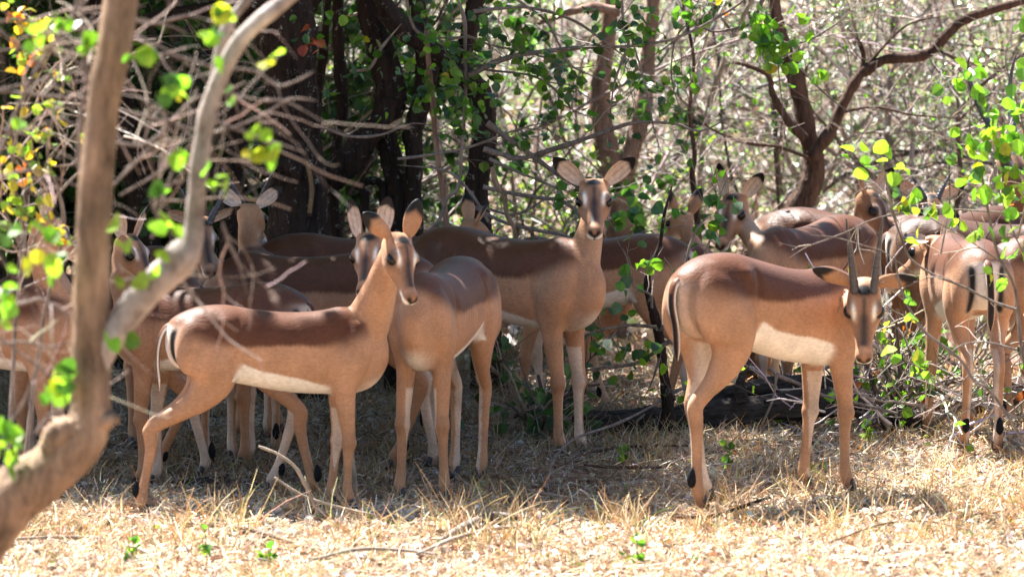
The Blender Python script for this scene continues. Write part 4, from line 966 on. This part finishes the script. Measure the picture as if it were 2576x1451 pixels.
gstick("dark curved stick at the bottom left below centre", [(360, 1322, 6), (480, 1345, 8), (620, 1360, 9), (720, 1385, 9), (800, 1410, 8), (850, 1440, 6)], "bark_tan", 165, .03)
gstick("white branch lying near the bottom edge at the left third", [(790, 1436, 9), (900, 1415, 10), (1010, 1412, 8), (1100, 1418, 5)], "bark_pale", 166)
gstick("long thin pale stick rising from centre towards the log", [(1375, 1245, 5), (1395, 1212, 7, .04), (1450, 1185, 7, .06), (1560, 1145, 7, .08), (1690, 1100, 6, .12), (1800, 1062, 5, .18)], "bark_grey", 167)
gstick("dark thin stick lying parallel below the long pale one", [(1480, 1180, 6), (1560, 1160, 8), (1650, 1150, 8), (1730, 1152, 5)], "bark_brown", 168, .04)
gstick("dark stick flat on the ground left of the young ram's rear hooves", [(1470, 1208, 6), (1560, 1214, 9), (1670, 1212, 6)], "bark_brown", 169)
gstick("brown stick just right of the young ram's hind hooves", [(1700, 1312, 10), (1790, 1312, 12), (1860, 1300, 12), (1935, 1284, 8)], "bark_brown", 170)
gstick("fine crooked stick at the far right bottom", [(2100, 1385, 5), (2220, 1350, 6), (2330, 1345, 6), (2440, 1368, 5)], "bark_tan", 171)
gstick("grey twig crossing the young ram's hind pastern height", [(1600, 1100, 5, .02), (1700, 1075, 6, .10), (1820, 1050, 6, .10), (1960, 1035, 5, .12)], "bark_grey", 172)
log_("bare_branch", "forked bare yellowish twig standing in front of the slim doe's hind legs", [(650, 1122, 6), (700, 1142, 8), (745, 1178, 9), (775, 1235, 9), (800, 1290, 8)], 24.2, "bark_pale", 173, 8, .04, .1, "stick", SG)
log_("bare_branch", "bare yellowish twig leaning across the slim doe's front hooves", [(690, 1200, 6), (760, 1245, 8), (850, 1275, 9), (960, 1300, 8)], 24.25, "bark_pale", 174, 8, .04, .1, "stick", SG)
log_("bare_branch", "white weathered splinter standing upright by the slim doe's front hooves", [(883, 1108, 9), (888, 1170, 14), (895, 1230, 13), (905, 1285, 14)], 24.9, "bark_pale", 175, 8, .08, .1, "stick", SG)
log_("bare_branch", "twisted grey dead branch leaning on the log under the young ram", [(1935, 925, 12), (1960, 945, 10), (2010, 965, 9), (2060, 990, 8), (2150, 1012, 7), (2260, 1040, 6)], 26.9, "bark_grey", 176, 8, .06, .1, "stick", SG)
log_("bare_branch", "thin pale twig standing against the log right of the ram's hind legs", [(1955, 935, 7), (1945, 1000, 6), (1925, 1050, 6), (1905, 1090, 5)], 26.8, "bark_grey", 177, 8, .06, .1, "stick", SG)
rs = np.random.RandomState(44)
brk = empty("brush_pile", (1.45, 27.4, 0)); tag(brk, "heap of dead grey twigs between the ram's head and the striped doe's legs", "brush pile")
n = 130; P0 = np.c_[rs.uniform(1.1, 2.1, n), rs.uniform(26.9, 28.4, n), rs.uniform(.02, .30, n) * rs.rand(n)]; D = unit(rs, n); D[:, 2] = np.abs(D[:, 2]) * .5
P1 = twig_paths(rs, P0, D, .25 + .7 * rs.rand(n), 8, wander=.16); a = Acc(); V, Q = tubes(P1, taper(rs, n, 8, .006, .0025), 5); a.add(V, Q, None, np.repeat(palette(rs, n, TW, [3, 3, 2, 2]), 40, 0))
P2 = sub(rs, P1, 3, .08, .3, 1, 5, .1, wander=.2); k = len(P2); V, Q = tubes(P2, taper(rs, k, 5, .003, .0015), 3); a.add(V, Q, None, np.repeat(palette(rs, k, TW, [3, 3, 2, 2]), 15, 0)); a.build("dead_twigs", "twig", brk, origin=np.array(brk.location))
l = Acc(); leaf_on(l, rs, P2[::3], 1, .03, .05, [(.12, .28, .03), (.22, .38, .04), (.5, .08, .04)], [6, 6, 1], wide=1.2); l.build("leaves", "leaf", brk, smooth=False, origin=np.array(brk.location))

# ------------------------------------------------------------------ foreground tree on the left
YF = 19.0
pts = [(-560, 1900, 230), (-440, 1790, 205), (-300, 1640, 195), (-130, 1440, 185), (10, 1268, 152), (120, 1185, 134), (195, 1115, 122), (226, 1050, 106), (228, 960, 98), (226, 850, 92), (232, 650, 88), (242, 450, 84), (262, 250, 84), (290, 100, 84), (312, -60, 84), (335, -300, 75), (400, -900, 50), (460, -1500, 25)]
ft = empty("leaning_tree", base_of([pts[0]], YF)); tag(ft, "blurred smooth-barked tree leaning in from the left edge close to the camera", "tree")
limb(ft, "trunk", pts, YF, "bark_tan", 200, K=28, rough=.025, lump=.03, n=150)
limb(ft, "limb", [(225, 1000, 60), (245, 910, 72), (290, 835, 74), (350, 755, 74), (410, 695, 80), (455, 650, 84), (484, 595, 58), (493, 510, 48), (503, 400, 46), (524, 280, 45), (556, 190, 42), (598, 110, 44), (650, 55, 42), (725, -5, 40), (800, -80, 40), (960, -300, 30), (1100, -700, 14)], YF, "bark_limb", 201, K=20, rough=.03, lump=.04, n=130)
limb(ft, "limb", [(528, 290, 30), (545, 200, 34), (556, 120, 34), (580, 50, 30), (620, 0, 24), (690, -120, 18)], YF + .1, "bark_limb", 202, K=14, rough=.03)
limb(ft, "knot", [(120, 1130, 60), (150, 1090, 66), (190, 1080, 60)], YF - .03, "bark_tan", 203, K=14, rough=.1)
limb(ft, "knot", [(250, 1060, 60), (285, 1055, 40), (300, 1062, 12)], YF - .02, "bark_tan", 204, K=12, rough=.08)
FBR = [[(-20, 400, 14), (0, 378, 14), (80, 194, 13), (180, 45, 14), (194, -40, 12)], [(-20, 229, 8), (0, 229, 9), (104, 240, 9), (197, 246, 7), (240, 240, 5)], [(205, -20, 16), (208, 104, 16), (215, 194, 17), (197, 381, 14), (215, 500, 9)],
       [(-20, 235, 6), (0, 225, 6), (149, 194, 7), (222, 166, 5), (300, 150, 4)], [(290, 70, 8), (340, 87, 8), (451, 146, 8), (513, 200, 6), (560, 260, 4)], [(300, 140, 8), (430, 139, 8), (527, 166, 8), (640, 180, 8), (697, 215, 8), (745, 204, 7), (790, 180, 5)],
       [(250, 365, 10), (298, 361, 10), (378, 357, 10), (485, 253, 10), (569, 229, 9), (621, 205, 6)], [(361, 355, 5), (409, 243, 5), (485, 180, 4), (500, 150, 3)], [(290, 200, 6), (319, 222, 6), (430, 305, 6), (490, 350, 5), (540, 400, 3)],
       [(280, 275, 7), (305, 277, 8), (416, 305, 8), (537, 333, 7), (659, 291, 7), (728, 250, 7), (798, 253, 5)], [(520, 230, 6), (569, 236, 7), (659, 253, 7), (728, 260, 6), (880, 347, 4)], [(500, 290, 8), (541, 305, 9), (635, 340, 8), (773, 385, 6)],
       [(284, 468, 9), (350, 399, 10), (420, 330, 6)], [(302, 492, 8), (420, 420, 7), (496, 347, 5)], [(395, 560, 9), (409, 503, 9), (440, 416, 7), (455, 400, 4)], [(-20, 540, 7), (0, 560, 7), (100, 640, 7), (180, 740, 7), (212, 810, 6)],
       [(-20, 840, 8), (0, 850, 8), (130, 950, 8), (180, 1010, 6)], [(255, 712, 7), (377, 698, 8), (440, 700, 8), (477, 730, 8), (502, 757, 5)], [(-20, 780, 8), (63, 761, 9), (113, 755, 9), (200, 815, 8)], [(-20, 868, 8), (60, 860, 8), (130, 872, 6), (200, 850, 4)],
       [(560, 560, 8), (575, 610, 12), (600, 660, 9), (622, 740, 5)], [(30, 1060, 10), (60, 1010, 9), (90, 930, 6), (110, 870, 3)], [(90, 1090, 12), (120, 1050, 14), (140, 1030, 8)], [(-20, 60, 8), (60, 50, 8), (150, 80, 7), (260, 60, 5)],
       [(-20, 130, 7), (90, 110, 7), (200, 20, 6), (240, -30, 4)], [(-20, 320, 8), (60, 330, 7), (150, 300, 6), (210, 330, 4)], [(-20, 450, 7), (80, 430, 8), (200, 470, 6)], [(0, 20, 7), (130, 130, 7), (200, 160, 6), (290, 250, 4)],
       [(-20, 60, 9), (20, 95, 10), (120, 180, 8), (190, 300, 6)], [(380, 600, 8), (400, 560, 8), (380, 500, 8), (415, 470, 7), (470, 450, 4)], [(300, 40, 7), (380, 60, 7), (480, 40, 5), (560, 70, 3)]]
limbs(ft, "branch", FBR, YF + .25, "bark_grey", 210, K=8, thin=.8)
twigs_off(ft, FBR, YF + .3, 64, per=3, L0=.10, L1=.42, leafper=0, r=.0022, tc=((.44, .36, .30), (.30, .23, .18), (.18, .13, .10)), second=1)
LIME = [(.13, .28, .03), (.22, .38, .04), (.07, .17, .025), (.34, .34, .03)]
clusters(ft, [(440, 210, 34, 10), (425, 235, 20, 4), (680, 160, 26, 5), (550, 45, 24, 6), (540, 85, 20, 4), (690, 362, 18, 4), (655, 335, 20, 4), (668, 380, 14, 3), (540, 445, 30, 7), (472, 395, 18, 3), (575, 235, 18, 3), (430, 565, 28, 6), (385, 480, 24, 4), (400, 660, 22, 4), (640, 385, 16, 3),
              (240, 110, 22, 4), (350, 125, 20, 4), (395, 150, 18, 3), (85, 90, 30, 6), (130, 40, 30, 5), (120, 640, 34, 7), (135, 690, 30, 5), (35, 700, 28, 5), (18, 770, 34, 7), (150, 960, 44, 10), (185, 940, 24, 4), (20, 1100, 44, 9), (30, 1180, 30, 6), (298, 850, 30, 4), (10, 600, 20, 3),
              (60, 300, 20, 3), (190, 55, 20, 3), (100, 600, 24, 4), (310, 620, 18, 3), (290, 560, 18, 3), (20, 1060, 22, 4), (560, 145, 14, 2), (330, 700, 16, 2)], YF - .1, 74, cols=LIME, w=[4, 5, 3, 1], size=(.032, .062), wide=1.25, dens=.75)
fy = empty("yellowing_bush", (-1.45, 22.4, 0)); tag(fy, "sparse bush with yellow and orange autumn leaves at the upper left edge", "bush")
YB = [[(20, 1180, 12), (40, 800, 11), (60, 600, 10), (30, 420, 8), (60, 250, 7), (40, 100, 6)], [(60, 1180, 12), (110, 800, 11), (160, 560, 9), (120, 380, 8), (160, 200, 7), (140, 60, 5)], [(45, 700, 8), (140, 500, 7), (240, 400, 6), (330, 330, 4)],
      [(50, 620, 7), (0, 500, 6), (-40, 400, 4)], [(130, 480, 6), (60, 430, 6), (0, 350, 5), (-30, 300, 3)], [(140, 400, 6), (190, 330, 5), (260, 200, 4), (270, 100, 3)], [(60, 300, 6), (120, 260, 5), (210, 290, 4)]]
YB = [[(p[0], p[1], p[2]) for p in b] for b in YB]
limbs(fy, "stem", YB, 22.4, "bark_grey", 250, K=8); twigs_off(fy, YB, 22.4, 65, per=7, L0=.1, L1=.5, leafper=0, r=.0028, tc=((.46, .38, .33), (.30, .22, .18)), second=2)
clusters(fy, [(60, 60, 60, 12), (90, 100, 50, 10), (130, 70, 50, 10), (40, 130, 60, 12), (95, 155, 50, 10), (150, 180, 40, 6), (60, 250, 50, 8), (130, 270, 34, 8), (85, 330, 50, 10), (120, 400, 44, 10), (40, 370, 50, 12), (80, 450, 50, 10), (20, 440, 40, 8), (30, 490, 50, 10), (100, 520, 34, 6), (160, 590, 34, 8), (60, 540, 44, 8), (210, 340, 26, 4), (25, 30, 40, 8), (120, 560, 30, 8)], 22.3, 75,
         cols=[(.50, .36, .03), (.58, .24, .03), (.36, .32, .05), (.46, .14, .04), (.20, .30, .04), (.10, .18, .03)], w=[4, 1.4, 4, 1, 5, 5], size=(.024, .046), wide=1.1, name="autumn_leaves")

# ------------------------------------------------------------------ lime-leaved bush at the right, nearer than the herd
rb = empty("lime_bush", (1.85, 24.2, 0)); tag(rb, "bright lime-leaved bush spreading in front of the animals at the right edge", "bush")
YR = 24.3
RB = [[(2700, 1330, 24), (2640, 1100, 20), (2575, 900, 14), (2554, 731, 11), (2512, 643, 10), (2492, 565, 9), (2471, 450, 9), (2440, 330, 7), (2450, 200, 5)], [(2560, 780, 12), (2502, 760, 9), (2420, 720, 9), (2346, 690, 9), (2290, 650, 8), (2268, 600, 8), (2247, 539, 8), (2221, 425, 7), (2190, 370, 4)],
      [(2600, 540, 8), (2450, 530, 7), (2330, 525, 6), (2236, 541, 5), (2181, 558, 5), (2137, 580, 5), (2082, 602, 5), (2028, 622, 4), (1984, 650, 3)], [(2300, 690, 5), (2225, 635, 4), (2181, 620, 4), (2104, 598, 4), (2041, 591, 3)], [(2367, 638, 6), (2388, 513, 5), (2388, 409, 5), (2400, 250, 4)],
      [(2480, 520, 6), (2400, 470, 5), (2330, 440, 4), (2290, 450, 3)], [(2560, 600, 8), (2590, 450, 8), (2570, 300, 7), (2530, 150, 5), (2560, 50, 4)], [(2520, 660, 6), (2430, 600, 5), (2360, 560, 5), (2290, 520, 3)], [(2600, 1150, 12), (2502, 997, 10), (2450, 955, 10), (2414, 903, 11), (2346, 851, 12), (2310, 815, 11), (2268, 731, 9), (2250, 640, 7)],
      [(2560, 880, 8), (2470, 860, 6), (2400, 880, 6), (2350, 960, 5)], [(2440, 940, 6), (2380, 1000, 6), (2310, 1050, 5)], [(2576, 640, 6), (2540, 560, 5), (2500, 420, 4), (2520, 340, 3)], [(2260, 560, 4), (2230, 500, 4), (2190, 470, 3)]]
limbs(rb, "branch", RB, YR, "bark_grey", 270, K=8, thin=.72); twigs_off(rb, [b for i, b in enumerate(RB) if i != 3], YR, 66, per=4, L0=.06, L1=.22, leafper=0, cols=LIME, w=[4, 4, 2, .6], size=(.03, .055), r=.0022, tc=((.40, .33, .28), (.24, .18, .15)), second=1)
clusters(rb, [(2420, 205, 50, 13), (2390, 230, 30, 6), (2450, 170, 40, 7), (2230, 385, 40, 9), (2150, 375, 36, 8), (2170, 400, 26, 5), (2260, 430, 24, 4), (2460, 340, 60, 14), (2500, 300, 50, 10), (2540, 340, 60, 16), (2500, 400, 60, 16), (2450, 440, 44, 9), (2560, 430, 50, 12), (2530, 500, 50, 12), (2255, 490, 30, 5), (2250, 525, 20, 3), (2310, 520, 34, 7),
              (2350, 535, 40, 9), (2290, 500, 20, 3), (2400, 545, 24, 4), (2470, 590, 50, 10), (2540, 580, 44, 8), (2440, 370, 50, 10), (2560, 100, 60, 12), (2540, 200, 50, 8), (2470, 250, 50, 8), (2275, 742, 24, 3), (2290, 790, 20, 3), (2240, 890, 22, 3), (2560, 640, 40, 7), (2580, 260, 60, 12), (2500, 690, 34, 5), (2300, 900, 30, 4),
              (2300, 590, 20, 3), (2576, 480, 40, 10), (2510, 455, 50, 12), (2560, 370, 60, 14)], YR - .08, 76, cols=LIME, w=[5, 4, 3, .8], size=(.032, .062), wide=1.2, dens=.62)
# small green seedlings in the grass
rs = np.random.RandomState(77)
for i, (x, y, lab) in enumerate([(2190, 1120, "green seedling in the grass right of the young ram's front hooves"), (2050, 1195, "tiny green seedling beside the young ram's front hooves"), (1745, 1075, "little lime sprig by the ram's hind shank"), (1560, 1185, "yellow-green sprig in the grass at centre"),
                                (325, 1430, "green sprout at the bottom left"), (670, 1420, "green sprout at the bottom between left and centre"), (1600, 1425, "broad green sprout at the bottom centre"), (1830, 1180, "small green sprout in the straw below the ram's belly"), (2165, 960, "frothy light green plant below the ram's muzzle"), (530, 1410, "pair of small green leaves at the bottom left of centre")]):
    g = gpt(x, y); o = empty("seedling", (g[0], g[1], float(ground_z(g[0], g[1])))); tag(o, lab, "plant", "green seedlings in the grass")
    m = 3; D = rs.normal(size=(m, 3)) * .35; D[:, 2] = 1; P = twig_paths(rs, np.zeros((m, 3)), D, .06 + .07 * rs.rand(m), 5, wander=.12); a = Acc(); V, Q = tubes(P, np.full((m, 5), .0015), 4); a.add(V, Q, None, (.14, .24, .05)); a.build("stem", "twig", o)
    a = Acc(); leaf_on(a, rs, P, 5, .018, .036, LIME, [3, 3, 3, .5], wide=1.1); a.build("leaves", "leaf", o, smooth=False)
